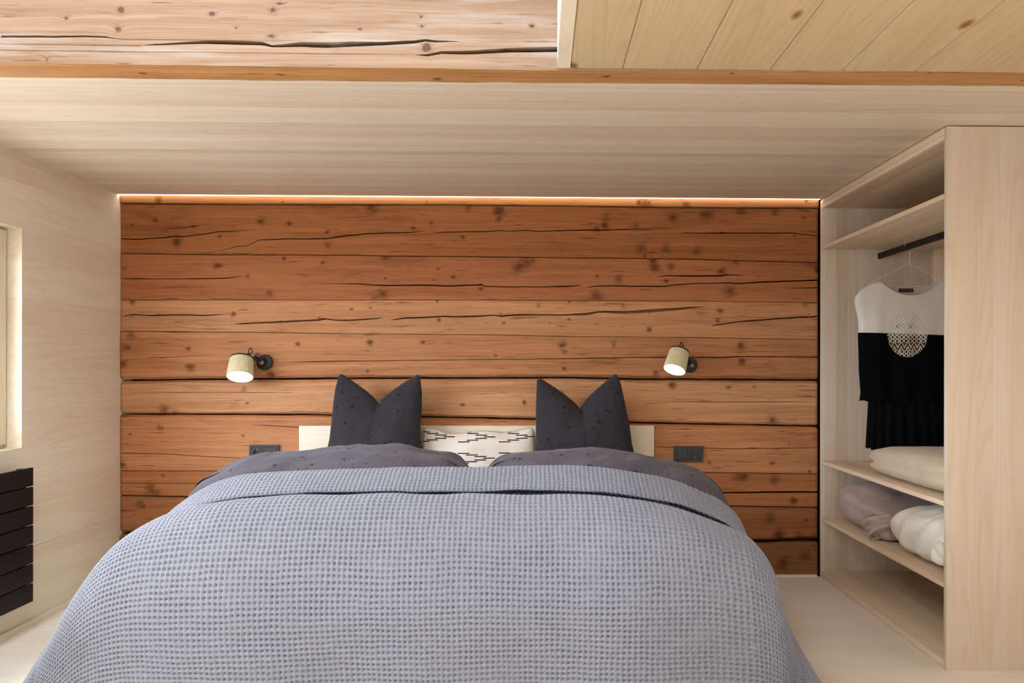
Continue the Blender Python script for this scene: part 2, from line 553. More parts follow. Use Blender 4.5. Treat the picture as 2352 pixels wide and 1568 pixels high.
ZJ = .335      # joint between the lower and the upper panel of the left wall
wall_left = holed('wall_left', 'X', XL, -.22, (YF, .13, ZJ, ZR), [WIN1], M_wall, 'pale spruce panelled wall with the recessed window')
low = boxo('wall_panel', XL - .22, XL, YF, .13, -.03, ZJ - .0008, M_wall, wall_left)
boxo('wall_edge', XL - .22, XL - .004, YF, .13, ZJ - .0008, ZJ, M_wall, wall_left)
wall_right = holed('wall_right', 'X', XW, .22, (YF, .13, -.03, ZR), [WIN6], M_wall, 'pale spruce wall behind the open wardrobe')
wall_front = holed('wall_front', 'Y', YF, -.22, (XL - .2, XW + .15, -.03, ZR), [], M_wall, 'pale spruce wall behind the viewer')
roof = holed('ceiling', 'Z', ZR, .22, (XL - .2, XW + .15, YF - .2, YB0 + .3), [WIN5], M_roof, 'high wooden roof lining above the gallery opening', 'ceiling')
bb = boxo('baseboard_left', XL, XL + .012, YF, -.012, 0, .026, M_wall)
tag(bb, 'thin wooden floor strip along the panelled wall', 'baseboard', kind='structure')
bb = boxo('baseboard_back', XL + .012, XR - .02, -.022, -.002, 0, .012, M_floor)
tag(bb, 'thin pale floor strip along the log wall', 'baseboard', kind='structure')

# ------------------------------------------------------------------ log wall
SEAMS = [
    [(277, 452.5), (1883, 455.5)],
    [(277, 470), (550, 471), (1075, 471), (1340, 473), (1520, 475.5), (1883, 476)],
    [(277, 585), (500, 587), (820, 587), (900, 589), (1100, 590), (1340, 592), (1600, 594), (1700, 597), (1883, 601)],
    [(277, 692), (560, 691), (820, 690), (1100, 689.5), (1340, 690), (1600, 690.5), (1883, 693)],
    [(277, 763.5), (560, 765), (820, 768), (1100, 769), (1340, 773), (1600, 774), (1883, 778)],
    [(277, 876.5), (500, 873), (800, 870), (1100, 868.5), (1300, 867), (1440, 870), (1883, 871)],
    [(277, 954), (420, 954), (700, 954), (800, 957), (1000, 959), (1230, 963), (1440, 970), (1600, 973), (1883, 977)],
    [(277, 1084), (500, 1084), (1000, 1084), (1500, 1083.5), (1883, 1086)],
    [(277, 1141), (400, 1143), (1000, 1150), (1600, 1160), (1750, 1163), (1883, 1164)],
    [(277, 1228), (1000, 1236), (1750, 1243), (1800, 1241), (1883, 1239)],
    [(277, 1324), (1883, 1320)],
]
# (half gap, chamfer height, chamfer depth) per seam, metres
GAP = [(.0, .002, .002), (.0012, .004, .004), (.0014, .003, .003), (.0008, .003, .002), (.0009, .003, .002), (.0038, .014, .016),
       (.0032, .012, .014), (.0010, .004, .003), (.0018, .006, .006), (.0055, .014, .014), (.0, .002, .002)]
CRACKS = {
    1: [[(277, 551, 2), (317, 552, 2.5), (352, 550, 2), (380, 548, 2.5), (399, 545, 2), (420, 546, 2), (457, 541, 2), (487, 537, 2), (499, 534, 2), (527, 534, 1.5), (597, 528, 0)],
        [(469, 585, 0), (527, 573, 1), (539, 569, 1.5), (567, 566, 1), (595, 553, 1.5), (621, 552, 2), (656, 550, 2), (749, 550, 2), (791, 543, 3), (820, 541, 2.5), (835, 538, 2), (924, 535, 2), (952, 534, 1.5), (980, 531, 0)],
        [(987, 536, 0), (1022, 534, 2), (1057, 533, 2), (1116, 532, 2), (1144, 530, 2), (1174, 531, 1.5), (1209, 529, 2), (1233, 531, 1.8), (1350, 528, 2.4), (1387, 528, 2.2), (1434, 526, 2), (1492, 525, 1.5), (1550, 523, 0)],
        [(1558, 535, 0), (1575, 534, 2), (1616, 535, 2), (1658, 534, 3), (1714, 534, 2.5), (1784, 534, 2.5), (1819, 533, 2.5), (1831, 535, 2), (1882, 541, 2)],
        [(338, 531, 0), (387, 528, 1), (438, 523, 1.5), (480, 517, 0)]],
    2: [[(279, 643, 1.5), (375, 643, 1.3), (469, 642, 2), (516, 641, 2), (539, 639, 1.5), (560, 635, 0)],
        [(714, 653, 0), (820, 653, 1.8), (854, 655, 2), (889, 656, 3), (964, 655, 3), (1034, 657, 3), (1099, 654, 3), (1106, 653, 3), (1113, 658, 3), (1151, 659, 3.5), (1244, 659, 4), (1314, 656, 3), (1338, 654, 0)],
        [(1341, 661, 0), (1363, 657, 2), (1403, 656, 2.5), (1452, 657, 3), (1529, 657, 3), (1550, 653, 2), (1597, 650, 1.5), (1677, 648, 2), (1688, 650, 2.2), (1738, 647, 3), (1882, 641, 2.6)],
        [(1504, 635, 0), (1529, 632, 2), (1574, 633, 3), (1656, 632, 3.5), (1672, 629, 2), (1719, 631, 0)],
        [(1790, 660, 0), (1840, 659.5, 1.5), (1882, 659, 2)]],
    3: [[(282, 729.5, 1), (303, 725, 2), (340, 727, 2), (364, 726, 3.5), (410, 725, 3.5), (469, 726, 3), (527, 724, 0)],
        [(533, 747, 0), (560, 745, 3), (586, 743, 3.5), (644, 740, 5), (703, 737, 4.5), (733, 735, 5), (745, 732.5, 4), (770, 736.5, 3), (800, 736.5, 4), (840, 734, 4), (885, 731, 0)],
        [(893, 736.5, 0), (931, 732, 4), (999, 729.5, 4), (1010, 727.6, 3), (1055, 729.5, 5), (1099, 727.6, 5), (1134, 724, 2), (1153, 728, 4), (1160, 726, 4), (1197, 724, 5), (1233, 723.5, 3), (1291, 724, 3), (1350, 720.6, 5), (1375, 715.5, 3), (1434, 717, 5), (1504, 712.5, 6), (1550, 709, 5), (1628, 702, 0)],
        [(1632, 746, 0), (1646, 745, 2.5), (1698, 737.5, 2.5), (1773, 732, 4), (1845, 726, 3), (1859, 727, 3), (1882, 723, 3)]],
    4: [[(626, 834, 0), (720, 832, 1.5), (900, 829, 1.3), (1200, 825, 1.4), (1440, 821, 1.5), (1603, 819.5, 2), (1650, 820, 2.5), (1700, 817, 2), (1882, 818, 2)],
        [(300, 826, 0), (400, 822, 1), (500, 818, 0)]],
    5: [[(283, 904, 0), (400, 903, 1), (600, 903, 1), (680, 904, 0)],
        [(1470, 922, 0), (1600, 922, 1.2), (1800, 921, 1.2), (1880, 920, 0)]],
    6: [[(277, 1043, 1.2), (400, 1046, 1.2), (580, 1056, 1)],
        [(1505, 1024, 1), (1550, 1027, 1.4), (1700, 1029, 1.4), (1882, 1026, 1)],
        [(560, 976, 0), (620, 979, 1.2), (690, 983, 1.2)]],
    7: [[(277, 1113, 1), (420, 1112, 1), (520, 1113, 0)],
        [(1600, 1131, 2), (1650, 1130, 3), (1700, 1130, 3.5), (1800, 1128, 4), (1882, 1128, 3.5)]],
    8: [], 9: [], 0: []}
KNOTS = {
    0: [(365, 464, 5), (650, 466, 4), (980, 466, 4), (1465, 466, 5), (1490, 466, 5), (1570, 468, 6), (1850, 461, 5)],
    1: [(303, 520, 6), (355, 508, 7), (444, 522, 6), (503, 545, 6), (405, 560, 8), (597, 510, 8), (663, 515, 5), (750, 535, 5), (1144, 485, 9), (1146, 500, 6), (990, 513, 4), (850, 478, 9), (1063, 545, 6), (1388, 517, 7),
        (1544, 500, 9), (1620, 492, 10), (1845, 497, 6), (949, 525, 5), (1658, 533, 4), (1824, 540, 4), (1480, 588, 4), (1497, 588, 3)],
    2: [(285, 620, 7), (502, 612, 7), (568, 637, 7), (652, 595, 5), (741, 604, 6), (1040, 637, 6), (885, 640, 4), (1192, 612, 8), (1212, 601, 9), (1499, 598, 7), (1502, 614, 8), (1371, 633, 6), (1529, 644, 6), (1677, 667, 9),
        (1655, 622, 6), (1104, 664, 6), (880, 675, 8), (1365, 677, 8), (1880, 620, 6), (1006, 618, 3), (997, 643, 3)],
    3: [(303, 696, 5), (303, 730, 4), (364, 724, 3), (536, 723, 5), (733, 731, 4), (1004, 692, 4), (1150, 722, 5), (1008, 735, 5), (1157, 742, 4), (1306, 733, 4), (1308, 692, 4), (1491, 756, 7), (1655, 712, 5), (1648, 736, 4),
        (1858, 721, 4), (1490, 718, 4), (1370, 743, 3), (806, 712, 3), (850, 708, 3), (1263, 740, 4)],
    4: [(297, 802, 7), (433, 803, 5), (436, 844, 8), (685, 792, 5), (282, 838, 6), (850, 787, 6), (972, 787, 7), (625, 862, 7), (592, 815, 6), (1138, 817, 5), (1290, 793, 7), (845, 853, 5), (1700, 793, 7), (1704, 828, 7), (1506, 853, 5), (1296, 846, 5)],
    5: [(379, 942, 8), (568, 928, 3), (1543, 883, 7), (1674, 888, 5), (1733, 887, 6), (1775, 963, 7), (1205, 925, 5), (1063, 930, 4), (1292, 905, 4)],
    6: [(374, 985, 4), (559, 1002, 3), (1775, 1062, 5), (1813, 1019, 3), (282, 1070, 6), (1860, 1081, 4), (300, 1000, 3)],
    7: [(350, 1130, 10), (375, 1094, 4), (1824, 1148, 6), (1710, 1093, 7), (1640, 1116, 3)],
    8: [(1790, 1228, 9), (1853, 1193, 4), (330, 1165, 5)],
    9: [(1800, 1285, 5)]}
STAINS = {
    0: [(365, 463, 9), (1480, 466, 14), (1575, 470, 12)],
    1: [(1146, 488, 15), (1144, 503, 9), (855, 480, 16), (1390, 500, 12), (1388, 517, 12), (1545, 498, 15), (1622, 490, 19), (405, 556, 14), (752, 566, 10), (1470, 570, 16), (1530, 572, 12), (1600, 575, 14), (600, 510, 12), (1370, 525, 10), (1460, 520, 10), (1700, 480, 14), (1780, 482, 14), (1075, 476, 9)],
    2: [(1188, 616, 13), (1205, 606, 15), (1222, 598, 12), (885, 594, 13), (1500, 602, 13), (1507, 616, 12), (1540, 612, 10), (1677, 667, 17), (1660, 620, 10), (880, 678, 16), (860, 686, 10), (1370, 678, 16), (620, 676, 10), (1690, 600, 9), (1860, 600, 14), (1420, 640, 12), (1875, 612, 10), (495, 612, 9)],
    3: [(303, 697, 8), (1652, 711, 9), (1430, 700, 8), (1850, 695, 9), (535, 724, 7), (1236, 702, 8)],
    4: [(440, 846, 12), (290, 800, 10), (285, 838, 10), (1292, 790, 12), (1296, 808, 8), (1703, 793, 13), (850, 789, 9), (1507, 856, 9), (620, 862, 9), (1410, 790, 8), (300, 770, 14)],
    5: [(378, 942, 14), (400, 950, 10), (1545, 885, 9), (1775, 964, 13), (1290, 905, 8), (560, 895, 8)],
    6: [(284, 1072, 10), (1490, 1035, 8), (1630, 1060, 7), (366, 983, 7)],
    7: [(345, 1122, 16), (360, 1134, 12), (1700, 1094, 16), (1824, 1148, 9), (1780, 1100, 14)],
    8: [(1792, 1226, 18), (1770, 1190, 16), (1840, 1232, 16), (1870, 1232, 12), (320, 1162, 12)],
    9: [(1800, 1290, 16), (1850, 1275, 14)]}
LOGCOL = [srgb(*c) for c in ((180, 120, 72), (162, 101, 58), (172, 108, 68), (194, 138, 97), (184, 126, 85), (198, 144, 103), (191, 130, 88), (178, 115, 73), (160, 104, 64), (144, 96, 60))]

wall_back = boxo('wall_back', XL - .2, XW + .15, .12, .16, -.03, 2.2, M_dark)
tag(wall_back, 'old reddish-brown hewn log wall behind the bed', 'wall', kind='structure')
SY = F_PX / CAM_D


def clean(me):
    """merge coincident rows so that no sliver faces are left"""
    bm = bmesh.new()
    bm.from_mesh(me)
    bmesh.ops.remove_doubles(bm, verts=bm.verts, dist=2e-5)
    bmesh.ops.dissolve_degenerate(bm, edges=bm.edges, dist=1e-5)
    bm.to_mesh(me)
    bm.free()
    return me


def order_slots(Z, cz_ends, hi, lo, xs):
    """give every inactive crack slot a smooth height that keeps the slots in order"""
    K, n = Z.shape
    act = ~np.isnan(Z)
    out = Z.copy()
    for k in range(K):
        (xa, za), (xb, zb) = cz_ends[k]
        out[k] = np.where(act[k], Z[k], np.where(xs < (xa + xb) / 2, za, zb))
    eps = .0022
    for j in range(n):
        for k in range(K):
            if act[k, j]: continue
            up = min([Z[q, j] - eps * (k - q) for q in range(k) if act[q, j]] + [hi[j] - eps * (k + 1)])
            dn = max([Z[q, j] + eps * (q - k) for q in range(k + 1, K) if act[q, j]] + [lo[j] + eps * (K - k)])
            out[k, j] = min(max(out[k, j], dn), up)
        for k in range(1, K):
            if not act[k, j]: out[k, j] = min(out[k, j], out[k - 1, j] - eps * .5)
    return out


def build_log(i, y0, x0, x1):
    tp = [on_y(u, v, 0) for u, v in SEAMS[i]]
    bt = [on_y(u, v, 0) for u, v in SEAMS[i + 1]]
    xs = np.linspace(x0, x1, 230)
    cr = []
    for c in CRACKS[i]:
        P = [(on_y(u, v, 0), w * 1.25 / SY) for u, v, w in c]
        cr.append((np.array([p.x for p, _ in P]), np.array([p.z for p, _ in P]), np.array([w for _, w in P])))
        xs = np.concatenate([xs, cr[-1][0][(cr[-1][0] > x0) & (cr[-1][0] < x1)]])
    xs = np.unique(np.round(np.sort(xs), 5))
    n = len(xs)
    f = lambda P: np.interp(xs, [p.x for p in P], [p.z for p in P])
    rough = vnoise(xs * 9, i * 3.3, 11, 4)
    rough2 = vnoise(xs * 9, i * 3.3 + 1.7, 12, 4)
    gt, gb = GAP[i], GAP[i + 1]
    zt = f(tp) - gt[0] * (1 + .9 * rough)
    zb = f(bt) + gb[0] * (1 + .9 * rough2)
    cr.sort(key=lambda c: -c[1].mean())
    K = len(cr)
    # z of each crack slot per column (nan where inactive)
    Z = np.full((K, n), np.nan)
    W = np.zeros((K, n))
    for k, (cx, cz, cw) in enumerate(cr):
        a = (xs >= cx[0] - 1e-6) & (xs <= cx[-1] + 1e-6)
        wob = vnoise(xs * 14, k * 5.1 + i, 21, 3) * .0012
        Z[k, a] = np.interp(xs[a], cx, cz) + wob[a]
        W[k, a] = np.interp(xs[a], cx, cw)
    rows = []   # list of (y, z) arrays
    zt2 = zt - gt[1] * (1 + .4 * rough)
    zb2 = zb + gb[1] * (1 + .4 * rough2)
    und = lambda z: .0022 * vnoise(xs * 2.5, z * 9 + i * 7, 31, 2) + .0006 * vnoise(xs * 11, z * 40 + i, 32, 2)
    rows.append((np.full(n, .11), zt))
    rows.append((np.full(n, gt[2] + .012), zt))
    rows.append((np.full(n, gt[2]), zt - gt[1] * .12))
    rows.append((und(zt2) * .5, zt2))
    Zf = order_slots(Z, [((c[0][0], c[1][0]), (c[0][-1], c[1][-1])) for c in cr], zt2, zb2, xs)
    last = zt2
    for k in range(K + 1):
        nxt = zb2 if k == K else Zf[k] + W[k] / 2
        for t in (.33, .67):
            z = last + (nxt - last) * t
            rows.append((und(z), z))
        if k < K:
            w, zc = W[k], Zf[k]
            dep = np.clip(w * 14, 0, .07)
            rows.append((und(zc), zc + w / 2))
            rows.append((dep, zc + w * .46))
            rows.append((dep, zc - w * .46))
            rows.append((und(zc), zc - w / 2))
            last = zc - w / 2
    rows.append((und(zb2) * .5, zb2))
    rows.append((np.full(n, gb[2]), zb + gb[1] * .12))
    rows.append((np.full(n, gb[2] + .012), zb))
    rows.append((np.full(n, .11), zb))
    P = np.stack([np.stack([xs, y0 + y, z], 1) for y, z in rows])
    me = clean(grid_mesh('log', P[::-1].copy(), closed_v=True))
    kn = []
    for (u, v, r) in KNOTS[i]:
        p = on_y(u, v, 0)
        kn.append((p.x, p.z, r * .9 / SY))
    sn = []
    for (u, v, r) in STAINS.get(i, []):
        p = on_y(u, v, 0)
        sn.append((p.x, p.z, r / SY))
    mat = aged_log('old_log_%d' % i, LOGCOL[i], kn, i * 1.37 + .4, stains=sn, stain=.55 if i in (1, 2, 8, 9) else .3)
    o = link('log', me, mat, wall_back, smooth=True, sharp=28)
    bm = bmesh.new()
    bm.from_mesh(me)
    bmesh.ops.holes_fill(bm, edges=[e for e in bm.edges if e.is_boundary])
    bmesh.ops.triangulate(bm, faces=[f_ for f_ in bm.faces if len(f_.verts) > 4])
    bm.to_mesh(me)
    bm.free()
    return o


for i in range(10):
    build_log(i, {0: -.010, 4: -.004, 6: -.002, 5: .002, 8: .002, 9: -.006}.get(i, 0.0), XL + .001, XR - .012)

# ------------------------------------------------------------------ main ceiling, light strip
ceil = boxo('ceiling', XL - .02, XW + .02, YB1 - .06, .11, ZC + .03, ZC + .06, M_dark)
tag(ceil, 'low ceiling of pale spruce staves over the bed', 'ceiling', kind='structure')
y = -.032
cw = [.118, .122, .120, .125, .119, .122, .121, .118, .124, .12, .12, .12, .12, .12, .12, .12]
for w in cw:
    y1 = max(y - w + .0004, YB1 - .05)
    boxo('ceiling_stave', XL, XW, y1, y, ZC, ZC + .03, M_ceil, ceil)
    y -= w
    if y <= YB1 - .05: break
M_led = emitter('led_white', (1.0, .93, .84), 6.0)
led = empty('led_strip', ((XL + XR) / 2, -.03, ZC), 'thin glowing white light strip along the top of the log wall', 'light strip')
boxo('profile', XL + .002, XR - .004, -.031, .0, ZC + .012, ZC + .02, M_white, led)
boxo('diffuser', XL + .004, XR - .006, -.0305, -.004, ZC + .001, ZC + .012, M_led, led)

# ------------------------------------------------------------------ gallery floor over the right half
gal = boxo('ceiling', .052, XW + .02, YF, YB0 + .004, 2.012, 2.13, M_roof)
tag(gal, 'underside of the gallery in wide yellowish spruce boards', 'ceiling', kind='structure')
jx = [.090, .245, .463, .680, .895, 1.110, 1.325, 1.540, 1.755, 1.970, XW]
ZG = 1.985
for a, b in zip(jx, jx[1:]):
    bm = bmesh.new()
    vs, fs = box(bm, a + .0004, b - .0004, YF, YB0, ZG, ZG + .026)
    ed = [e for e in bm.edges if abs(e.verts[0].co.z - ZG) < 1e-6 and abs(e.verts[1].co.z - ZG) < 1e-6 and abs(e.verts[0].co.x - e.verts[1].co.x) < 1e-6]
    bmesh.ops.bevel(bm, geom=ed, offset=.004, segments=1, affect='EDGES')
    from_bm('gallery_board', bm, M_board, gal)
M_edge = spruce('spruce_edge_trim', srgb(230, 218, 200), 1, 0, .2, .02, .07)
M_edgew = plain('off_white_edge', (.74, .72, .68), .6)  # edge board in off-white, paler than the gallery boards
boxo('edge_trim', .0545, .0896, YF, YB0, ZG - .001, ZG + .027, M_edge, gal)
boxo('edge_board', .0515, .0545, YF, YB0, ZG - .001, ZG + .175, M_edgew, gal)

# ------------------------------------------------------------------ timber beam and the logs above it
def build_beam():
    """one hewn log: front face with long shakes, underside with wavy arris"""
    x0, x1 = XL, XW
    xs = np.linspace(x0, x1, 260)
    zbot = on_z(640, 157, 1.981).z
    # lower edge of the front face and of the rear arris follow the photograph
    fz = np.interp(xs, [-1.56, -.9, -.3, .05, .8, 1.5], [1.9835, 1.981, 1.980, 1.9785, 1.983, 1.985]) + .0016 * vnoise(xs * 6, 2.2, 41, 4)
    by = np.interp(xs, [-1.62, -.8, .05, 1.5], [-1.824, -1.82, -1.825, -1.838]) + .004 * vnoise(xs * 5, 7.2, 42, 4)
    def pix(lst):
        P = [on_y(u, v, YB0) for u, v, w in lst]
        s = F_PX / (CAM_D + YB0)
        return np.array([p.x for p in P]), np.array([p.z for p in P]), np.array([w * 1.25 / s for _, _, w in lst])
    cr = [pix([(0, 87, 3.5), (110, 87, 3.5), (190, 85.5, 3), (240, 87, 2.5), (268, 92, 0)]),
          pix([(320, 107, 0), (350, 104, 2.5), (420, 101, 4), (480, 98, 6), (560, 99.5, 7), (600, 101, 6), (622, 107, 4), (690, 103, 8), (745, 104, 9), (800, 102, 8), (880, 99, 8), (950, 95, 7), (975, 92, 5), (1000, 95, 4), (1058, 97, 0)]),
          pix([(950, 126, 0), (980, 127, 4), (1010, 121, 5), (1060, 121, 6), (1120, 118, 7), (1200, 115, 8), (1277, 113, 9), (1500, 112, 8), (2300, 116, 6)])]
    xs = np.unique(np.round(np.concatenate([xs] + [c[0][(c[0] > x0) & (c[0] < x1)] for c in cr]), 5))
    n = len(xs)
    fz = np.interp(xs, [-1.56, -.9, -.3, .05, .8, 1.5], [1.9835, 1.981, 1.980, 1.9785, 1.983, 1.985]) + .0018 * vnoise(xs * 6, 2.2, 41, 4)
    by = np.interp(xs, [-1.62, -.8, .05, 1.5], [-1.824, -1.82, -1.825, -1.838]) + .005 * vnoise(xs * 5, 7.2, 42, 4)
    ztop = np.full(n, 2.235)
    order = sorted(range(len(cr)), key=lambda k: -cr[k][1].mean())
    # cracks that do not overlap in x share a slot
    slots = []
    for k in order:
        slots.append([k])
    und = lambda z: .004 * vnoise(xs * 1.8, z * 8, 51, 2) + .0012 * vnoise(xs * 8, z * 30, 52, 3)
    K = len(slots)
    Z, W = np.full((K, n), np.nan), np.zeros((K, n))
    for s, ks in enumerate(slots):
        for k in ks:
            cx, cz, cw = cr[k]
            a = (xs >= cx[0] - 1e-6) & (xs <= cx[-1] + 1e-6)
            Z[s, a] = np.interp(xs[a], cx, cz) + (vnoise(xs * 16, k * 5.1, 61, 3) * .0012)[a]
            W[s, a] = np.interp(xs[a], cx, cw)
    zb2 = fz + .008
    Z = order_slots(Z, [((cr[k[0]][0][0], cr[k[0]][1][0]), (cr[k[0]][0][-1], cr[k[0]][1][-1])) for k in slots], ztop, zb2, xs)
    rows = [(np.full(n, YB1), ztop), (np.full(n, YB0 + .004), ztop)]
    last = ztop
    for k in range(K + 1):
        nxt = zb2 if k == K else Z[k] + W[k] / 2
        for t in (.2, .4, .6, .8):
            z = last + (nxt - last) * t
            rows.append((YB0 + und(z), z))
        if k < K:
            w, zc = W[k], Z[k]
            dep = np.clip(w * 14, 0, .10)
            rows += [(YB0 + und(zc), zc + w / 2), (YB0 + dep, zc + w * .46), (YB0 + dep, zc - w * .40), (YB0 + und(zc) + np.clip(w * .3, 0, .004), zc - w / 2)]
            last = zc - w / 2
    rows.append((YB0 + .001 + und(zb2) * .3, zb2))
    rows.append((YB0 + .004 + 0 * xs, fz))
    for t in (.25, .5, .75):
        yy = YB0 + .004 + (by - YB0 - .004) * t
        rows.append((yy, fz + (1.981 - fz) * t + .0012 * vnoise(xs * 12, t * 9, 71, 3)))
    rows.append((by, np.full(n, 1.981) + .0015 * vnoise(xs * 9, 3.3, 72, 3)))
    rows.append((by + .004, np.full(n, 1.990)))
    rows.append((np.full(n, YB1), np.full(n, ZC + .02)))
    P = np.stack([np.stack([xs, yy, z], 1) for yy, z in rows])
    me = clean(grid_mesh('timber_beam', P[::-1].copy(), closed_v=True))
    s = F_PX / (CAM_D + YB0)
    kn = []
    for (u, v, r) in [(275, 26, 9), (268, 70, 8), (625, 25, 10), (485, 34, 6), (540, 66, 5), (622, 85, 9), (965, 40, 3), (966, 62, 8), (978, 110, 11), (1220, 60, 8), (825, 68, 4), (150, 45, 6), (105, 140, 5), (640, 10, 5)]:
        p = on_y(u, v, YB0)
        kn.append((p.x, p.z, r / s * .9))
    mat = aged_log('weathered_beam', srgb(152, 125, 104), kn, 8.8, grain_dark=.6, gray=.7, stain=.12)
    kn2 = []
    for (u, v, r) in [(327, 172, 7), (643, 173, 8), (1003, 182, 8), (1390, 175, 9), (1680, 168, 7), (1783, 161, 9), (2135, 166, 7), (2345, 183, 4)]:
        p = on_z(u, v, 1.981)
        kn2.append((p.x, p.y, r / s))
    mat2 = aged_log('beam_underside', srgb(182, 130, 80), kn2, 5.2, grain_dark=.5, plane='XY', stain=.25)
    o = link('timber_beam', me, mat, None, smooth=True, sharp=32)
    me.materials.append(mat2)
    idx = np.zeros(len(me.polygons), dtype=np.int32)
    nrm = np.zeros(len(me.polygons) * 3, dtype=np.float32)
    me.polygons.foreach_get('normal', nrm)
    cen = np.zeros(len(me.polygons) * 3, dtype=np.float32)
    me.polygons.foreach_get('center', cen)
    idx[(np.abs(nrm[2::3]) > .6) & (cen[2::3] < 1.995)] = 1
    me.polygons.foreach_set('material_index', idx)
    return o


beam = build_beam()
tag(beam, 'old weathered hewn ceiling beam with long cracks above the bed', 'beam')
wall_up = boxo('wall_upper', XL, XW, YB1 - .02, YB1 + .03, 2.235, ZR, M_dark)
tag(wall_up, 'old log wall continuing up above the beam', 'wall', kind='structure')
M_uplog = aged_log('upper_log', srgb(214, 170, 132), [], 3.9, grain_dark=.6, gray=.5, stain=.1)
z = 2.238
for k in range(6):
    h = (.245, .23, .25, .24, .235, .25)[k]
    boxo('log', XL, XW, YB0 + .004, YB1 - .02, z, min(z + h - .003, ZR), M_uplog, wall_up, bevel=.008)
    z += h

# ------------------------------------------------------------------ windows
def glass():
    m = NT('window_glass')
    t = m.t
    t.nodes.remove(m.b)
    tr = m.nd('ShaderNodeBsdfTransparent', ins={0: (.97, .985, .98)})
    gl = m.nd('ShaderNodeBsdfGlossy', ins={0: (1, 1, 1), 'Roughness': .02})
    bf = m.nd('ShaderNodeNewGeometry').outputs['Backfacing']
    fr = m.nd('ShaderNodeFresnel', ins={0: m.ramp(bf, 0, 1, 1.45, 1 / 1.45)})
    mx = m.nd('ShaderNodeMixShader', ins={0: fr.outputs[0], 1: tr.outputs[0], 2: gl.outputs[0]})
    t.links.new(mx.outputs[0], t.nodes['Material Output'].inputs[0])
    return m.m


M_glass = glass()


def window(name, axis, pos, out, r, label, nmul=1):
    """frame set back from the wall plane `pos` by 6 cm towards `out`"""
    o = empty(name, ((pos, (r[0] + r[1]) / 2, r[2]) if axis == 'X' else ((r[0] + r[1]) / 2, pos, r[2]) if axis == 'Y' else ((r[0] + r[1]) / 2, (r[2] + r[3]) / 2, pos)), label, 'window', kind='structure')
    d0, d1 = pos + out * .058, pos + out * .125
    def fr(nm, a0, a1, b0, b1, e0, e1, mat, bev=.002):
        e0, e1 = min(e0, e1), max(e0, e1)
        if axis == 'X': return boxo(nm, e0, e1, a0, a1, b0, b1, mat, o, bev)
        if axis == 'Z': return boxo(nm, a0, a1, b0, b1, e0, e1, mat, o, bev)
        return boxo(nm, a0, a1, e0, e1, b0, b1, mat, o, bev)
    t = .008
    # fixed frame, a little behind the sash
    for (a0, a1, b0, b1) in ((r[0], r[0] + .05, r[2], r[3]), (r[1] - .05, r[1], r[2], r[3]), (r[0] + .05, r[1] - .05, r[2], r[2] + .05), (r[0] + .05, r[1] - .05, r[3] - .05, r[3])):
        fr('fixed_frame', a0, a1, b0, b1, d0 + out * .02, d1 + out * .02, M_frame)
    n = nmul
    W = (r[1] - r[0] - 2 * t) / n
    for k in range(n):
        a0, a1 = r[0] + t + k * W + .002, r[0] + t + (k + 1) * W - .002
        b0, b1 = r[2] + .016, r[3] - .010
        s = .075
        for (p0, p1, q0, q1) in ((a0, a0 + s, b0, b1), (a1 - s, a1, b0, b1), (a0 + s, a1 - s, b0, b0 + s), (a0 + s, a1 - s, b1 - s, b1)):
            fr('sash', p0, p1, q0, q1, d0, d0 + out * .055, M_frame)
        for (p0, p1, q0, q1) in ((a0 + s, a0 + s + .012, b0 + s, b1 - s), (a1 - s - .012, a1 - s, b0 + s, b1 - s), (a0 + s + .012, a1 - s - .012, b0 + s, b0 + s + .012), (a0 + s + .012, a1 - s - .012, b1 - s - .012, b1 - s)):
            fr('glazing_bead', p0, p1, q0, q1, d0 + out * .008, d0 + out * .026, M_frame, .001)
        fr('glass_pane', a0 + s - .005, a1 - s + .005, b0 + s - .005, b1 - s + .005, d0 + out * .030, d0 + out * .034, M_glass, 0)
    return o


window('window_1', 'X', XL, -1, WIN1, 'pale wood framed window recessed in the panelled wall above the radiator', 2)
window('added_window', 'X', XW, 1, WIN6, 'unseen window added beside the viewer to brighten the room', 2)
window('window_3', 'Z', ZR, 1, WIN5, 'roof window above the gallery opening', 2)

# ------------------------------------------------------------------ radiator
rad = empty('radiator', (XL + .053, -1.4, .128), 'black panel radiator with horizontal tubes under the window', 'radiator')
ry1, ry0, rz0, rz1 = -.855, -1.95, .128, .690
pitch = (rz1 - rz0) / 7
for k in range(7):
    z0 = rz0 + k * pitch
    boxo('tube', XL + .058, XL + .070, ry0, ry1, z0 + .0022, z0 + pitch - .0022, M_rad, rad, .002)
for yy in (ry1 - .035, ry0 + .035):
    boxo('header_pipe', XL + .025, XL + .0575, yy - .012, yy + .012, rz0 + .004, rz1 - .004, M_rad, rad, .006)
for k in range(36):
    yy = ry1 - .06 - k * .0275
    boxo('convector_fin', XL + .0265, XL + .0575, yy - .001, yy + .001, rz0 + .02, rz1 - .012, M_rad, rad)
for yy in (ry1 - .2, ry0 + .2):
    boxo('bracket', XL + .001, XL + .026, yy - .015, yy + .015, rz0 + .06, rz1 - .06, M_rad, rad)

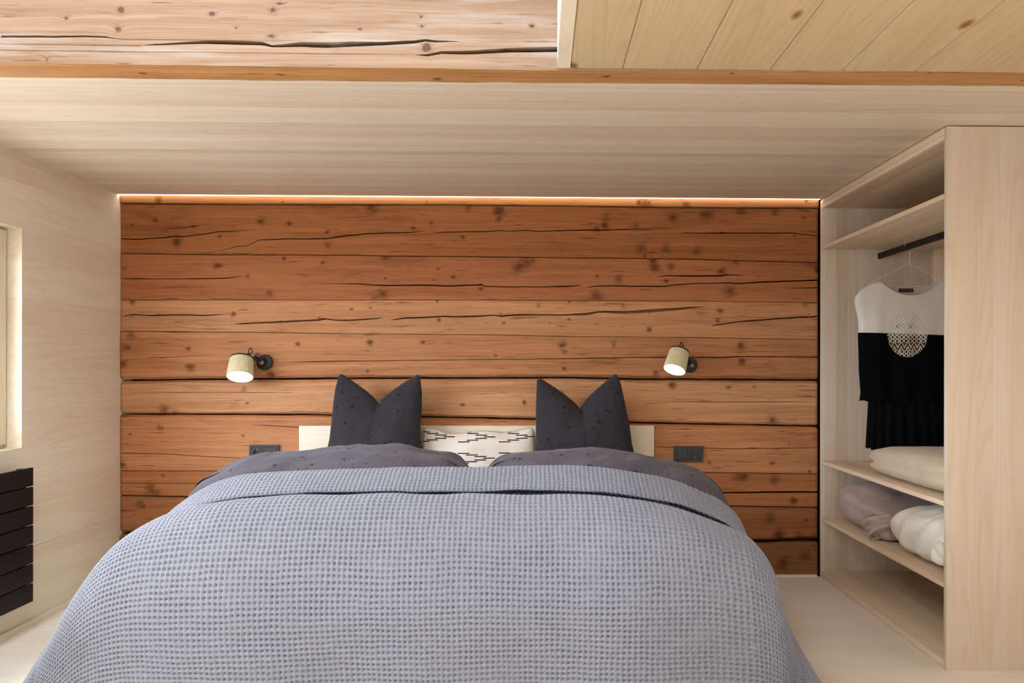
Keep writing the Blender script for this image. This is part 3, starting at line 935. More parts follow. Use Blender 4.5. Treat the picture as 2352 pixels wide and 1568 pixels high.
# ------------------------------------------------------------------ wardrobe
wd = empty('wardrobe', (XR + .3, -.68, 0), 'open pale spruce wardrobe with shelves and clothes rail', 'wardrobe')
WX1 = XR + .6
boxo('side_panel', XR, WX1, -1.3685, -1.3485, 0, ZC - .004, M_ward_v, wd, .0012)
boxo('side_panel', XR, WX1, -.0225, -.0025, 0, ZC - .006, M_ward_v, wd, .0012)
boxo('top_panel', XR, WX1, -1.3475, -.0235, 1.951, 1.970, M_ward_h, wd, .001)
boxo('fascia', XR, XR + .019, -1.3475, -.0235, 1.971, ZC - .003, M_ward_h, wd, .0008)
boxo('shelf', XR + .002, WX1 - .012, -1.3475, -.0235, 1.733, 1.752, M_ward_h, wd, .001)
boxo('shelf', XR + .002, WX1 - .012, -1.3475, -.0235, .598, .617, M_ward_h, wd, .001)
boxo('shelf', XR + .002, WX1 - .012, -1.3475, -.0235, .298, .317, M_ward_h, wd, .001)
boxo('bottom_panel', XR + .002, WX1 - .012, -1.3475, -.0235, .001, .030, M_ward_h, wd, .001)
boxo('back_panel', WX1 - .011, WX1, -1.3475, -.0235, .031, 1.950, M_ward_b, wd)
boxo('rail', 1.792, 1.806, -1.3475, -.0235, 1.684, 1.714, M_black, wd, .002)

# ------------------------------------------------------------------ clothes on the rail
CX_, CY_ = 1.799, -.385
hg = empty('wire_hanger', (CX_, CY_, 1.5), 'thin white wire clothes hanger on the black rail', 'hanger')
# hook over the rail, neck twisted once
hook = spline([(1.778, CY_, 1.698), (1.777, CY_, 1.716), (1.787, CY_, 1.730), (1.801, CY_, 1.733), (1.814, CY_, 1.724), (1.819, CY_, 1.705), (1.813, CY_, 1.685), (1.803, CY_, 1.668), (1.800, CY_, 1.640), (1.798, CY_, 1.617)], 6)
tube('hook', hook, .0013, M_white, hg, 8)
neck = spline([(1.797, CY_ + .002, 1.668), (1.803, CY_ + .003, 1.655), (1.797, CY_ - .002, 1.642), (1.803, CY_ + .002, 1.63), (1.801, CY_, 1.612)], 6)
tube('neck_twist', neck, .0012, M_white, hg, 8)
for s in (-1, 1):
    arm = spline([(CX_ + s * .001, CY_, 1.620), (CX_ + s * .004, CY_, 1.606), (CX_ + s * .016, CY_, 1.601), (CX_ + s * .042, CY_, 1.600), (CX_ + s * .058, CY_, 1.583), (CX_ + s * .11, CY_, 1.560), (CX_ + s * .165, CY_, 1.533), (CX_ + s * .20, CY_, 1.513), (CX_ + s * .195, CY_, 1.506), (CX_ + s * .1, CY_, 1.505), (CX_, CY_, 1.505)], 6)
    tube('shoulder_wire', arm, .0013, M_white, hg, 8)


def shirt_mat():
    m = NT('two_tone_jersey')
    m.obj()
    x, _, z = m.xyz
    zs = on_y(2088, 765, CY_).z
    cc = on_y(2083, 765, CY_ - .03)
    rx, rz = 46 / 480, 53 / 480
    up = m.ma('GREATER_THAN', m.ma('ADD', z, m.ma('MULTIPLY', m.ma('SUBTRACT', x, CX_), .03)), zs)
    n = m.noise(m._co, 900.0, 2)
    white = m.mix(m.ramp(m.noise(m._co, 5.0, 2), .3, .7), (.66, .62, .60), (.74, .71, .69))
    base = m.mix(up, (.004, .004, .0045), white)
    dx = m.ma('DIVIDE', m.ma('SUBTRACT', x, cc.x), rx)
    dz = m.ma('DIVIDE', m.ma('SUBTRACT', z, cc.z), rz)
    rr = m.ma('SQRT', m.ma('ADD', m.ma('MULTIPLY', dx, dx), m.ma('MULTIPLY', dz, dz)))
    edge = m.ma('ADD', rr, m.ma('MULTIPLY', m.ma('SUBTRACT', m.noise(m._co, 260.0, 1), .5), .10))
    oval = m.ma('LESS_THAN', edge, 1.0)
    ax = m.ma('ABSOLUTE', dx)
    # bands of zig-zags, diamonds and triangles
    tri = m.ma('PINGPONG', m.ma('MULTIPLY', dx, 1.0), .165)
    zz = m.ma('SINE', m.ma('MULTIPLY', m.ma('ADD', dz, m.ma('MULTIPLY', tri, 1.7)), 26.0))
    tri2 = m.ma('PINGPONG', m.ma('ADD', dx, .08), .11)
    dia = m.ma('SINE', m.ma('MULTIPLY', m.ma('ADD', m.ma('ABSOLUTE', m.ma('SUBTRACT', m.ma('PINGPONG', m.ma('ADD', dz, .05), .16), .08)), m.ma('MULTIPLY', tri2, .9)), 48.0))
    sel = m.ma('GREATER_THAN', m.ma('SINE', m.ma('MULTIPLY', dz, 9.0)), 0.0)
    pat = m.ma('ADD', m.ma('MULTIPLY', sel, zz), m.ma('MULTIPLY', m.ma('SUBTRACT', 1.0, sel), dia))
    ink = m.ramp(pat, .05, .35)
    low = m.mix(ink, m.mix(m.ramp(m.noise(m._co, 22.0, 1), .45, .6), (.62, .57, .52), (.46, .34, .26)), (.012, .011, .011))
    hi = m.mix(m.ramp(pat, -.2, .5, 0, .8), (.72, .70, .66), (.55, .50, .44))
    band = m.ma('MULTIPLY', m.ma('MULTIPLY', m.ma('GREATER_THAN', dz, .14), m.ma('LESS_THAN', dz, .46)), m.ma('LESS_THAN', ax, .6))
    btri = m.ma('PINGPONG', m.ma('ADD', dx, .15), .30)
    bk = m.ma('MULTIPLY', band, m.ma('MULTIPLY', m.ma('GREATER_THAN', m.ma('ADD', dz, m.ma('MULTIPLY', btri, .9)), .50), ink))
    hi = m.mix(m.ma('MULTIPLY', bk, .75), hi, (.16, .14, .12))
    pr = m.mix(up, low, hi)
    c = m.mix(oval, base, pr)
    m.bump(n, .2, .001)
    return m.out(c, .95, .03)


def build_shirt():
    hwz = ([.94, .985, 1.09, 1.27, 1.31, 1.36, 1.413, 1.60], [.245, .238, .246, .251, .248, .254, .267, .267])
    na, nb = 61, 50
    a = np.linspace(-1, 1, na)
    b = np.linspace(0, 1, nb)
    A, B = np.meshgrid(a, b)
    ax = np.abs(A) * .267
    z0 = .948
    side = np.interp(ax, [0, .15, .185, .21, .25, .267], [1.0, 1.527, 1.515, 1.503, 1.478, 1.446])
    nf = 1.527 - .068 * (1 - (ax / .15) ** 2)
    nbk = 1.527 - .030 * (1 - (ax / .15) ** 2)
    sheets = []
    for nm, neck, sg in (('front', nf, -1), ('back', nbk, 1)):
        zt = np.where(ax < .15, neck, side)
        Z = z0 + B * (zt - z0)
        hw = np.interp(Z, *hwz)
        X = CX_ + A * hw
        thick = .010 + .026 * np.sqrt(np.clip(1 - A ** 2, 0, 1)) * (1 - .55 * B ** 4)
        thick = thick * np.clip((1 - np.abs(A)) * 14, 0, 1)
        fold = .006 * np.sin(A * 13 + .6 * np.sin(B * 3)) * (1 - B) ** 1.0 * np.clip((1 - np.abs(A)) * 5, 0, 1)
        drape = .006 * vnoise(A * 3, B * 4, 91 if sg < 0 else 92, 2) * np.clip((1 - np.abs(A)) * 5, 0, 1)
        Y = CY_ + sg * (thick + drape) + fold
        Z = Z + np.where(B < .01, .004 * np.sin(A * 19) - .006 * (1 - A ** 2), 0) * (1 - B)
        sheets.append(np.stack([X, Y, Z], 2))
    r = empty('sleeveless_top', (CX_, CY_, .95), 'white over black sleeveless top with round patterned print on a hanger', 'top')
    m = shirt_mat()
    for P, nm in zip(sheets, ('front_panel', 'back_panel')):
        o = link(nm, grid_mesh(nm, P if nm == 'back_panel' else P[:, ::-1].copy()), m, r, smooth=True)
        s = o.modifiers.new('thickness', 'SOLIDIFY')
        s.thickness = .0012
    # neckline binding and the small dark label inside the back
    F = sheets[0][-1]
    k0, k1 = np.searchsorted(a, -.555), np.searchsorted(a, .555)
    tube('neck_binding', [tuple(p + np.array([0, -.001, -.003])) for p in F[k0:k1]], .0024, plain('white_jersey', (.72, .69, .67), .9), r, 8)
    l0 = on_y(2067, 659, CY_)
    l1 = on_y(2101, 668, CY_)
    boxo('label', l0.x, l1.x, CY_ + .016, CY_ + .018, l1.z, l0.z, plain('dark_label', (.05, .035, .035), .8), r)


build_shirt()


def build_skirt():
    na, nb = 241, 14
    t = np.linspace(0, 2 * np.pi, na, endpoint=False)
    rows = []
    for b in np.linspace(0, 1, nb):
        z = .965 - b * (.965 - .722)
        hw = .205 + .012 * b
        dep = .030 + .014 * b
        pl = np.sign(np.sin(t * 23)) * np.abs(np.sin(t * 23)) ** .6 * (.0018 + .0048 * b)
        x = CX_ + .005 + (hw + pl * .3) * np.cos(t)
        sag = -.030 * (1 - np.cos(t) ** 2) * b - .0035 * b * np.sin(t * 23)
        y_ = CY_ + (dep + pl) * np.sin(t)
        rows.append(np.stack([x, y_, z + sag - .006 * b * (np.cos(t) + 1)], 1))
    P = np.stack(rows)
    m = fabric('black_crepe', (.0035, .0038, .004), 700, 1.0, .2, sheen=0.0)
    o = link('pleated_skirt', grid_mesh('pleated_skirt', P[::-1].copy(), closed_u=True), m, None, smooth=True)
    tag(o, 'black pleated skirt hanging below the two-tone top', 'skirt')
    s = o.modifiers.new('thickness', 'SOLIDIFY')
    s.thickness = .001


build_skirt()


# ------------------------------------------------------------------ folded textiles in the wardrobe
def loaf(name, c, r, e1, e2, nz, seed, fold=None, nu=96, nv=64, flatten=.0):
    """soft rounded bundle: superellipsoid with folds; c = centre of the base"""
    th = np.linspace(-np.pi / 2, np.pi / 2, nv)
    ph = np.linspace(-np.pi, np.pi, nu, endpoint=False)
    PH, TH = np.meshgrid(ph, th)
    pw = lambda w, e: np.sign(w) * np.abs(w) ** e
    X = pw(np.cos(TH), e1) * pw(np.cos(PH), e2)
    Y = pw(np.cos(TH), e1) * pw(np.sin(PH), e2)
    Z = pw(np.sin(TH), e1)
    d = nz * vnoise(X * 2.2 + 5 + Z, Y * 2.2 + Z * 1.4 + 3, seed, 4)
    if fold is not None:
        d = d + fold(X, Y, Z)
    k = 1 + d
    P = np.stack([c[0] + X * r[0] * k, c[1] + Y * r[1] * k, c[2] + r[2] + Z * r[2] * np.where(Z > 0, k, 1)], 2)
    P[..., 2] = np.maximum(P[..., 2], c[2] + .0006)
    return P


M_throw = fabric('beige_wool', srgb(206, 188, 166), 500, .95, .7)
P = loaf('t', (XR + .235, -.91, .617), (.212, .435, .074), .55, .42, .05, 5, lambda X, Y, Z: -.05 * np.exp(-((Z + .15) / .10) ** 2) * np.clip(-X * 1.4, 0, 1))
P[..., 2] = .617 + (P[..., 2] - .617) * np.interp(P[..., 1], [-1.35, -1.0, -.6, -.40], [1.08, 1.05, .92, .80])
o = link('folded_throw', grid_mesh('folded_throw', P, closed_u=True), M_throw, None, smooth=True)
tag(o, 'thick beige wool throw folded on the shelf under the skirt', 'throw')

M_lilac = fabric('lilac_grey_terry', srgb(188, 171, 167), 420, .97, .8)
lil = empty('folded_sweater', (XR + .25, -.42, .317), 'greyish lilac folded sweater on the lower wardrobe shelf', 'sweater')


def lf(X, Y, Z):
    return (-.20 * np.exp(-((Y + .55 + .5 * Z) / .10) ** 2) * np.clip(.6 - X, 0, 1)
            - .10 * np.exp(-((Y + .25 - .6 * Z) / .09) ** 2) * np.clip(Z + .3, 0, 1) + .06 * np.sin(Y * 7 + Z * 4) * np.clip(-Y, 0, 1))


P = loaf('l', (XR + .26, -.380, .317), (.235, .330, .103), .62, .55, .10, 14, lf)
P[..., 2] = .317 + (P[..., 2] - .317) * np.interp(P[..., 1], [-.75, -.5, -.3, -.1], [.52, .85, 1.12, .98])
link('body', grid_mesh('body', P, closed_u=True), M_lilac, lil, smooth=True)
P = loaf('l2', (XR + .145, -.590, .317), (.115, .110, .060), .7, .7, .20, 23, lambda X, Y, Z: .16 * np.sin(6 * Y + 5 * Z + 2 * X))
link('sleeve_fold', grid_mesh('sleeve_fold', P, closed_u=True, ), M_lilac, lil, smooth=True)
cuff = [(XR + .045 + .026 * math.cos(t), -.625 + .006 * math.sin(t * 2) - .03 * math.sin(t), .352 + .030 * math.sin(t)) for t in np.linspace(.2, 6.2, 26)]
tube('cuff_loop', cuff, .009, M_lilac, lil, 10)

M_cream = fabric('cream_terry', srgb(246, 241, 234), 420, .97, .8)
rob = empty('rolled_bathrobe', (XR + .22, -1.02, .317), 'cream terry bathrobe rolled up on the lower wardrobe shelf', 'bathrobe')


def rf(X, Y, Z):
    return .030 * np.sin(Y * 13 + Z * 3.0 + X * 1.5) - .06 * np.exp(-((Y + .12 + .35 * Z) / .05) ** 2) + .035 * np.exp(-((Y - .02 + .35 * Z) / .08) ** 2)


P = loaf('r', (XR + .230, -1.030, .317), (.212, .303, .106), .72, .60, .07, 33, rf)
P[..., 2] = .317 + (P[..., 2] - .317) * np.interp(P[..., 1], [-1.3, -1.0, -.75], [1.12, 1.04, .92])
link('body', grid_mesh('body', P, closed_u=True), M_cream, rob, smooth=True)
cuff = [(XR + .040 + .010 * math.sin(t * 2), -1.250 + .034 * math.cos(t), .405 + .030 * math.sin(t)) for t in np.linspace(0, 2 * math.pi, 30)]
tube('sleeve_cuff', cuff, .019, M_cream, rob, 12, cap=False)
# ------------------------------------------------------------------ bed
XC = -.321
bed = empty('bed', (XC, -1.0, 0), 'wide bed with a plain pale wooden headboard', 'bed')
h0, h1 = on_y(687, 977, -.03), on_y(1503, 979, -.03)
boxo('headboard', h0.x, h1.x, -.030, -.010, .15, (h0.z + h1.z) / 2, M_head, bed, .0015)
boxo('platform', XC - .90, XC + .90, -1.84, -.035, .16, .25, M_head, bed, .004)
for sx in (-1, 1):
    for yy in (-1.75, -.12):
        boxo('leg', XC + sx * .82 - .03, XC + sx * .82 + .03, yy - .03, yy + .03, 0, .159, M_head, bed, .003)
M_sheet = fabric('white_sheet', (.70, .67, .64), 800, .9, .15)
mt = boxo('mattress', XC - .90, XC + .90, -1.84, -.036, .251, .478, M_sheet, None, .05)
tag(mt, 'white sheeted mattress hidden under the duvets', 'mattress')

# profile of the blanket along the bed (y, z), from its head side over the foot end down to the hem
PROF = [(-1.345, .695), (-1.40, .655), (-1.46, .632), (-1.55, .630), (-1.64, .665), (-1.72, .703), (-1.78, .714), (-1.84, .703), (-1.90, .665), (-1.94, .615), (-1.968, .55), (-1.983, .48), (-1.985, .40), (-1.968, .30), (-1.945, .20), (-1.925, .10), (-1.915, .035)]
SIDE = [(0, 0), (.30, .003), (.52, .010), (.68, .028), (.81, .062), (.905, .115), (.975, .18), (1.035, .26), (1.085, .34), (1.14, .43), (1.195, .52), (1.245, .60)]
XB = -.345


def dense(poly, n=600):
    P = np.array([tuple(p) for p in spline([(a, b, 0) for a, b in poly], 24)])[:, :2]
    L = np.concatenate([[0], np.cumsum(np.hypot(*np.diff(P, axis=0).T))])
    return P, L


def side_drop(dx):
    P, _ = dense(SIDE)
    return np.interp(np.abs(dx), P[:, 0], P[:, 1])


def prof_z(yv):
    P, _ = dense(PROF[:8])
    return np.interp(-np.asarray(yv), -P[:, 0], P[:, 1])


CELL_U, CELL_V = .0157, .0176


def waffle(cu, cv):
    """relief of one waffle cell: ridges with raised crossings around a round pit"""
    eu, ev = np.cos(2 * np.pi * cu), np.cos(2 * np.pi * cv)
    egg = .25 * (eu + ev) + .5
    fu, fv = (cu - np.floor(cu)) - .5, (cv - np.floor(cv)) - .5
    r2 = (fu / .235) ** 2 + (fv / .235) ** 2
    return 1 - .78 * np.exp(-r2 ** 1.3) - .22 * (1 - egg)


def cloth(name, prof, sidep, mat, parent, lift=0.0, amp=.0095, seed=3, xs_off=0.0, t0=0.0, flap=False):
    PT, LT = dense(prof)
    PS, LS = dense(sidep)
    k = 6
    nv = int(round(LT[-1] / CELL_V * k))
    nh = int(round(LS[-1] / CELL_U * k))
    tv = np.arange(nv + 1) * CELL_V / k
    su = np.arange(-nh, nh + 1) * CELL_U / k
    tv = tv[tv <= LT[-1]]
    S, T = np.meshgrid(su, tv)
    # slight weave irregularity
    Yp, Zp = np.interp(T, LT, PT[:, 0]), np.interp(T, LT, PT[:, 1])
    dX, dR = np.interp(np.abs(S), LS, PS[:, 0]), np.interp(np.abs(S), LS, PS[:, 1])
    zt = prof[0][1] if flap else .714
    front = np.clip((-1.74 - Yp) / .2, 0, 1)
    front[Zp < .5] = 1
    q = 1.55
    dz = np.maximum(zt - Zp, 0)
    drop_box = (dz ** q + (dR * .97) ** q) ** (1 / q)
    drop = np.where(front > 0, drop_box * front + (zt - Zp + dR) * (1 - front), zt - Zp + dR)
    Z = zt - drop
    X = XB + np.sign(S) * dX + np.where(S > 0, .075 * np.exp(-((dR - .17) / .16) ** 2) * np.clip(dR / .12, 0, 1), -.01 * np.clip(dR * 3, 0, 1))
    # corners of the foot end are rounded in plan and flare a little
    cr = np.clip((dX - .55) / .6, 0, 1)
    Y = Yp + cr ** 2.2 * .15 * front
    X = X + np.sign(S) * front * cr * np.clip(zt - Zp - .15, 0, 1) * .10
    # big soft folds
    low = np.clip((zt - Z - .12) / .5, 0, 1)
    fold = .017 * np.sin(S * 9.5 + 1.3 + .8 * np.sin(S * 3)) * low * front
    Y = Y - fold * (1 - cr * .5) - .010 * vnoise(S * 3 + 4, Z * 4, seed, 2) * front
    Z = Z + .012 * vnoise(S * 2.3 + 9, T * 3 + 2, seed + 1, 2) * (1 - front * .6) + .004 * vnoise(S * 7, T * 9, seed + 2, 2)
    X = X + .012 * vnoise(Y * 5 + T * 2, S * 2, seed + 3, 2) * cr
    Z = Z + lift
    Z = np.where(Z < .09, .09 - .055 * (1 - np.exp(-(.09 - Z) / .055)), Z)
    P = np.stack([X, Y, Z], 2)
    # displaced by the weave along the normal
    du = np.gradient(P, axis=1)
    dv = np.gradient(P, axis=0)
    N = np.cross(du, -dv)
    N /= np.linalg.norm(N, axis=2, keepdims=True) + 1e-12
    wu = .16 * vnoise(S * 22, T * 22, seed + 5, 2)
    wv = .16 * vnoise(S * 22 + 31, T * 22, seed + 6, 2)
    H = waffle(S / CELL_U + wu, T / CELL_V + wv)
    var = 1 + .35 * vnoise(S / CELL_U * .5, T / CELL_V * .5, seed + 7, 2)
    P = P + N * ((H - 1) * amp * var)[..., None]
    uv = np.stack([S / CELL_U + wu, T / CELL_V + wv], 2)
    o = link(name, grid_mesh(name, P[::-1].copy(), uv[::-1].copy()), mat, parent, smooth=True)
    return o


def waffle_mat():
    m = NT('grey_blue_waffle_cotton')
    uv, u, v = m.uv()
    fu, fv = m.ma('SUBTRACT', m.ma('FRACT', u), .5), m.ma('SUBTRACT', m.ma('FRACT', v), .5)
    r = m.ma('SQRT', m.ma('ADD', m.ma('MULTIPLY', fu, fu), m.ma('MULTIPLY', fv, fv)))
    ring = m.ramp(m.ma('ABSOLUTE', m.ma('SUBTRACT', r, .27)), .0, .10, 0, 1)
    n = m.noise(m._co, 5.0, 3)
    c = m.mix(m.ramp(n, .3, .7), srgb(120, 119, 129), srgb(124, 123, 133))
    n2 = m.noise(m._co, 1400.0, 2)
    m.bump(m.ma('ADD', ring, m.ma('MULTIPLY', n2, .35)), .55, .0022)
    m.b.inputs['Sheen Weight'].default_value = .2
    return m.out(c, .95, .1)


M_waffle = waffle_mat()
bl = empty('waffle_blanket', (XC, -1.8, .1), 'grey-blue waffle-weave blanket spread over the foot of the bed', 'blanket')
cloth('spread', PROF, SIDE, M_waffle, bl, seed=3)
FLAP = [(-1.318, .716), (-1.316, .730), (-1.325, .741), (-1.345, .742), (-1.38, .732), (-1.42, .715), (-1.455, .700), (-1.478, .690), (-1.488, .682), (-1.486, .674), (-1.478, .670)]
FSIDE = [(0, 0), (.30, .002), (.52, .008), (.68, .024), (.82, .056), (.92, .112), (.995, .178), (1.045, .245), (1.07, .285)]
cloth('turned_back_edge', FLAP, FSIDE, M_waffle, bl, seed=13, flap=True, lift=.006, amp=.0085)

# ------------------------------------------------------------------ duvets
M_duvet = dotted('dotted_dark_duvet', srgb(76, 69, 77))
M_pillow = dotted('dotted_dark_pillow', srgb(52, 49, 55))


def duvet(name, crest, label, seed):
    P0 = [on_y(u, v, -1.13) for u, v in crest]
    cx, cz = np.array([p.x for p in P0]), np.array([p.z for p in P0])
    zb = .482
    xs = np.concatenate([np.linspace(cx[0], cx[0] + .06, 10, endpoint=False), np.linspace(cx[0] + .06, cx[-1] - .06, 60, endpoint=False), np.linspace(cx[-1] - .06, cx[-1], 10)])
    dp = np.array([tuple(p)[:2] for p in spline([(a, b, 0) for a, b in zip(cx, cz)], 10)])
    zc = np.interp(xs, dp[:, 0], dp[:, 1])
    prof = [(-.90, 0.0), (-.868, .10), (-.852, .28), (-.852, .50), (-.872, .72), (-.925, .89), (-1.0, .97), (-1.08, 1.0), (-1.14, .995), (-1.20, .965), (-1.26, .91), (-1.31, .845), (-1.36, .72), (-1.45, .46), (-1.55, .40), (-1.66, .46), (-1.74, .52), (-1.80, .40), (-1.825, .2), (-1.825, 0.0)]
    pr = np.array([tuple(p)[:2] for p in spline([(a, b, 0) for a, b in prof], 5)])
    n, mth = len(xs), len(pr)
    X = np.repeat(xs[None], mth, 0)
    Y = np.repeat(pr[:, :1], n, 1)
    Fz = np.clip(np.repeat(pr[:, 1:], n, 1), 0, 1.01)
    hz = np.maximum(zc - zb, .002)[None]
    # footprint narrows towards the rounded ends
    endd = np.minimum(xs - xs[0], xs[-1] - xs)
    pull = np.clip(1 - endd / .16, 0, 1)[None] ** 2 * .07
    Y = Y + pull * np.where(Y > -1.2, -1, 0)
    wr = .015 * vnoise(X * 5 + seed, Y * 6, seed, 3) + .010 * vnoise(X * 3 + Y * 12, Y * 5 - X * 9, seed + 1, 2)
    Z = zb + Fz * hz + wr * np.clip(Fz * 3, 0, 1) * np.clip(endd * 20, 0, 1)[None]
    X = np.where(Y < -1.30, XB + (X - XB) * np.interp(-Y, [1.30, 1.45], [1.0, .82]), X)
    # below the blanket it stays under it
    lim = prof_z(Y) - side_drop(X - XB) - .045
    Z = np.where(Y < -1.345, np.minimum(Z, np.maximum(lim, zb + .001)), Z)
    Lp = np.concatenate([[0], np.cumsum(np.hypot(*np.diff(pr * np.array([1, .3]), axis=0).T))])
    uv = np.stack([X, np.repeat(Lp[:, None], n, 1)], 2)
    Pm = np.stack([X, Y, Z], 2)
    me = grid_mesh(name, Pm[:, ::-1].copy(), uv[:, ::-1].copy())
    bm = bmesh.new()
    bm.from_mesh(me)
    bmesh.ops.holes_fill(bm, edges=[e for e in bm.edges if e.is_boundary])
    bm.to_mesh(me)
    bm.free()
    return tag(link(name, me, M_duvet, None, smooth=True, sharp=70), label, 'duvet', 'dark dotted duvets')


duvet('duvet', [(466, 1165), (470, 1130), (482, 1102), (508, 1083), (560, 1060), (620, 1044), (720, 1038), (820, 1028), (900, 1027), (970, 1032), (1030, 1042), (1062, 1060), (1078, 1085), (1085, 1120)],
      'dark grey dotted duvet on the side of the window', 101)
duvet('duvet', [(1108, 1120), (1117, 1082), (1135, 1060), (1180, 1043), (1240, 1036), (1300, 1032), (1370, 1031), (1430, 1042), (1500, 1055), (1560, 1063), (1605, 1080), (1638, 1105), (1655, 1140), (1662, 1175)],
      'dark grey dotted duvet on the side of the wardrobe', 131)


# ------------------------------------------------------------------ pillows
def pillow(name, mat, left, right, top, zb, ylean, T, label, cat, seed, notch=True, crease=.5, group=None):
    """left/right: edge x by height (list of (z, x)); top: function a -> z of the upper edge"""
    na, nb = 65, 56
    a = np.linspace(-1, 1, na)
    b = np.linspace(0, 1, nb)
    A, B = np.meshgrid(a, b)
    zt = top(A)
    kw = B ** 2.2
    Zm = zb + B * (zt * kw + zt.mean() * (1 - kw) - zb)
    zedge = zb + B * (max(l[0] for l in left) - zb)
    xl = np.interp(zedge, [p[0] for p in left], [p[1] for p in left])
    xr = np.interp(zedge, [p[0] for p in right], [p[1] for p in right])
    X = xl + (xr - xl) * (A + 1) / 2
    t = (np.clip(1 - np.abs(A) ** 2.6, 0, 1) ** .62) * (np.clip(1 - B ** 3.2, 0, 1) ** .6) * (np.clip(1 - (1 - B) ** 5, 0, 1) ** .6)
    if notch:
        t = t * (1 - crease * np.exp(-(A / .30) ** 2) * B ** 5)
    Yc = ylean[0] + (ylean[1] - ylean[0]) * B
    out = []
    for sg in (-1, 1):
        wr = .018 * vnoise(A * 2.2 + seed, B * 3.2, seed + (sg > 0), 3) + .0075 * np.sin(A * 3 + B * 16 + 2.2 * np.sin(A * 2 + seed)) * np.exp(-((B - .42) / .22) ** 2)
        wr = wr - .016 * np.exp(-((B - (.36 + .16 * A ** 2 + .03 * np.sin(A * 4 + seed))) / .035) ** 2) * np.clip(1.2 - np.abs(A), 0, 1) * (sg < 0) * notch
        tt = t * (T + wr * (1.0 if sg < 0 else .3))
        Y = Yc + sg * tt * (1.0 if sg < 0 else .75)
        out.append(np.stack([X, Y, Zm], 2))
    # closed ring: front columns then back columns
    Pm = np.concatenate([out[0], out[1][:, -2:0:-1]], 1)
    w = X[:, -1:] - X[:, :1]
    U = np.concatenate([A * .5 * w, (1.0 + A * .5 * w)[:, -2:0:-1]], 1)
    V = np.concatenate([Zm, Zm[:, -2:0:-1]], 1)
    me = grid_mesh(name, Pm, np.stack([U + seed, V], 2), closed_u=True)
    o = link(name, me, mat, None, smooth=True)
    bm = bmesh.new()
    bm.from_mesh(me)
    bmesh.ops.remove_doubles(bm, verts=bm.verts, dist=1e-5)
    bm.to_mesh(me)
    bm.free()
    me.polygons.foreach_set('use_smooth', [True] * len(me.polygons))
    return tag(o, label, cat, group)


def ztop(l, c, r, off=0.0, pw_=1.15, rnd=.0):
    def f(A):
        A2 = np.clip((A - off) / np.where(A > off, 1 - off, 1 + off), -1, 1)
        e = np.where(A2 < 0, l, r)
        k = np.abs(A2)
        return c + (e - c) * k ** pw_ - .022 * np.clip((k - .93) / .07, 0, 1) ** 2
    return f


def px_edge(lst, Y):
    P = [on_y(u, v, Y) for u, v in lst]
    return sorted([(p.z, p.x) for p in P])


YP = -.19
pillow('pillow', M_pillow, [(.48, -1.10)] + px_edge([(752, 1030), (757, 1000), (760, 960), (762, 925), (766, 890), (773, 866)], YP),
       [(.48, -.55)] + px_edge([(975, 1032), (967, 1000), (966, 975), (968, 930), (967, 895), (962, 866)], YP),
       ztop(on_y(775, 856, YP).z, on_y(863, 929, YP).z, on_y(962, 857, YP).z, -.02, .76), .480, (-.235, -.145), .085,
       'dark grey dotted pillow with pinched top, nearer the window', 'pillow', 41, group='dark dotted upright pillows')
pillow('pillow', M_pillow, [(.48, -.02)] + px_edge([(1231, 1034), (1231, 980), (1231, 930), (1232, 900), (1233, 872)], YP),
       [(.48, .50)] + px_edge([(1462, 1054), (1452, 1010), (1446, 960), (1437, 920), (1428, 885), (1416, 863)], YP),
       ztop(on_y(1233, 864, YP).z, on_y(1338, 940, YP).z, on_y(1412, 854, YP).z, .06, .76), .480, (-.235, -.145), .085,
       'dark grey dotted pillow with pinched top, nearer the wardrobe', 'pillow', 67, crease=.62, group='dark dotted upright pillows')


def dash_mat():
    m = NT('dash_print_linen')
    uv, u, v = m.uv()
    nz = m.ma('MULTIPLY', m.ma('SUBTRACT', m.noise(uv, 9.0, 2), .5), .006)
    u = m.ma('ADD', u, nz)
    v = m.ma('ADD', v, nz)
    per_u, per_v, rows, step, dl = .207, .1035, 13.0, .043, .060
    fz = m.ma('FRACT', m.ma('DIVIDE', v, per_v))
    k = m.ma('FLOOR', m.ma('MULTIPLY', fz, rows))
    off = m.ma('MULTIPLY', m.ma('SUBTRACT', 3.0, m.ma('ABSOLUTE', m.ma('SUBTRACT', k, 3.0))), step)
    fx = m.ma('MULTIPLY', m.ma('FRACT', m.ma('DIVIDE', m.ma('SUBTRACT', u, off), per_u)), per_u)
    inx = m.ma('LESS_THAN', fx, dl)
    fr = m.ma('FRACT', m.ma('MULTIPLY', fz, rows))
    iny = m.ma('LESS_THAN', m.ma('ABSOLUTE', m.ma('SUBTRACT', fr, .5)), .33)
    ink = m.ma('MULTIPLY', m.ma('MULTIPLY', inx, iny), m.ma('LESS_THAN', k, 6.5))
    n = m.noise(m._co, 7.0, 3)
    c = m.mix(m.ramp(n, .3, .7), srgb(222, 210, 202), srgb(232, 222, 214))
    c = m.mix(ink, c, (.012, .013, .015))
    m.bump(m.noise(m._co, 1000.0, 2), .2, .001)
    return m.out(c, .92, .1)


midz = on_y(1100, 993, -.14).z


def mid_top(A):
    return midz + .018 * np.abs(A) ** 2.5 + .006 * np.sin(A * 7.0 + 1.0) - .010 * np.exp(-((A + .55) / .16) ** 2) - .02 * np.clip((np.abs(A) - .93) / .07, 0, 1) ** 2


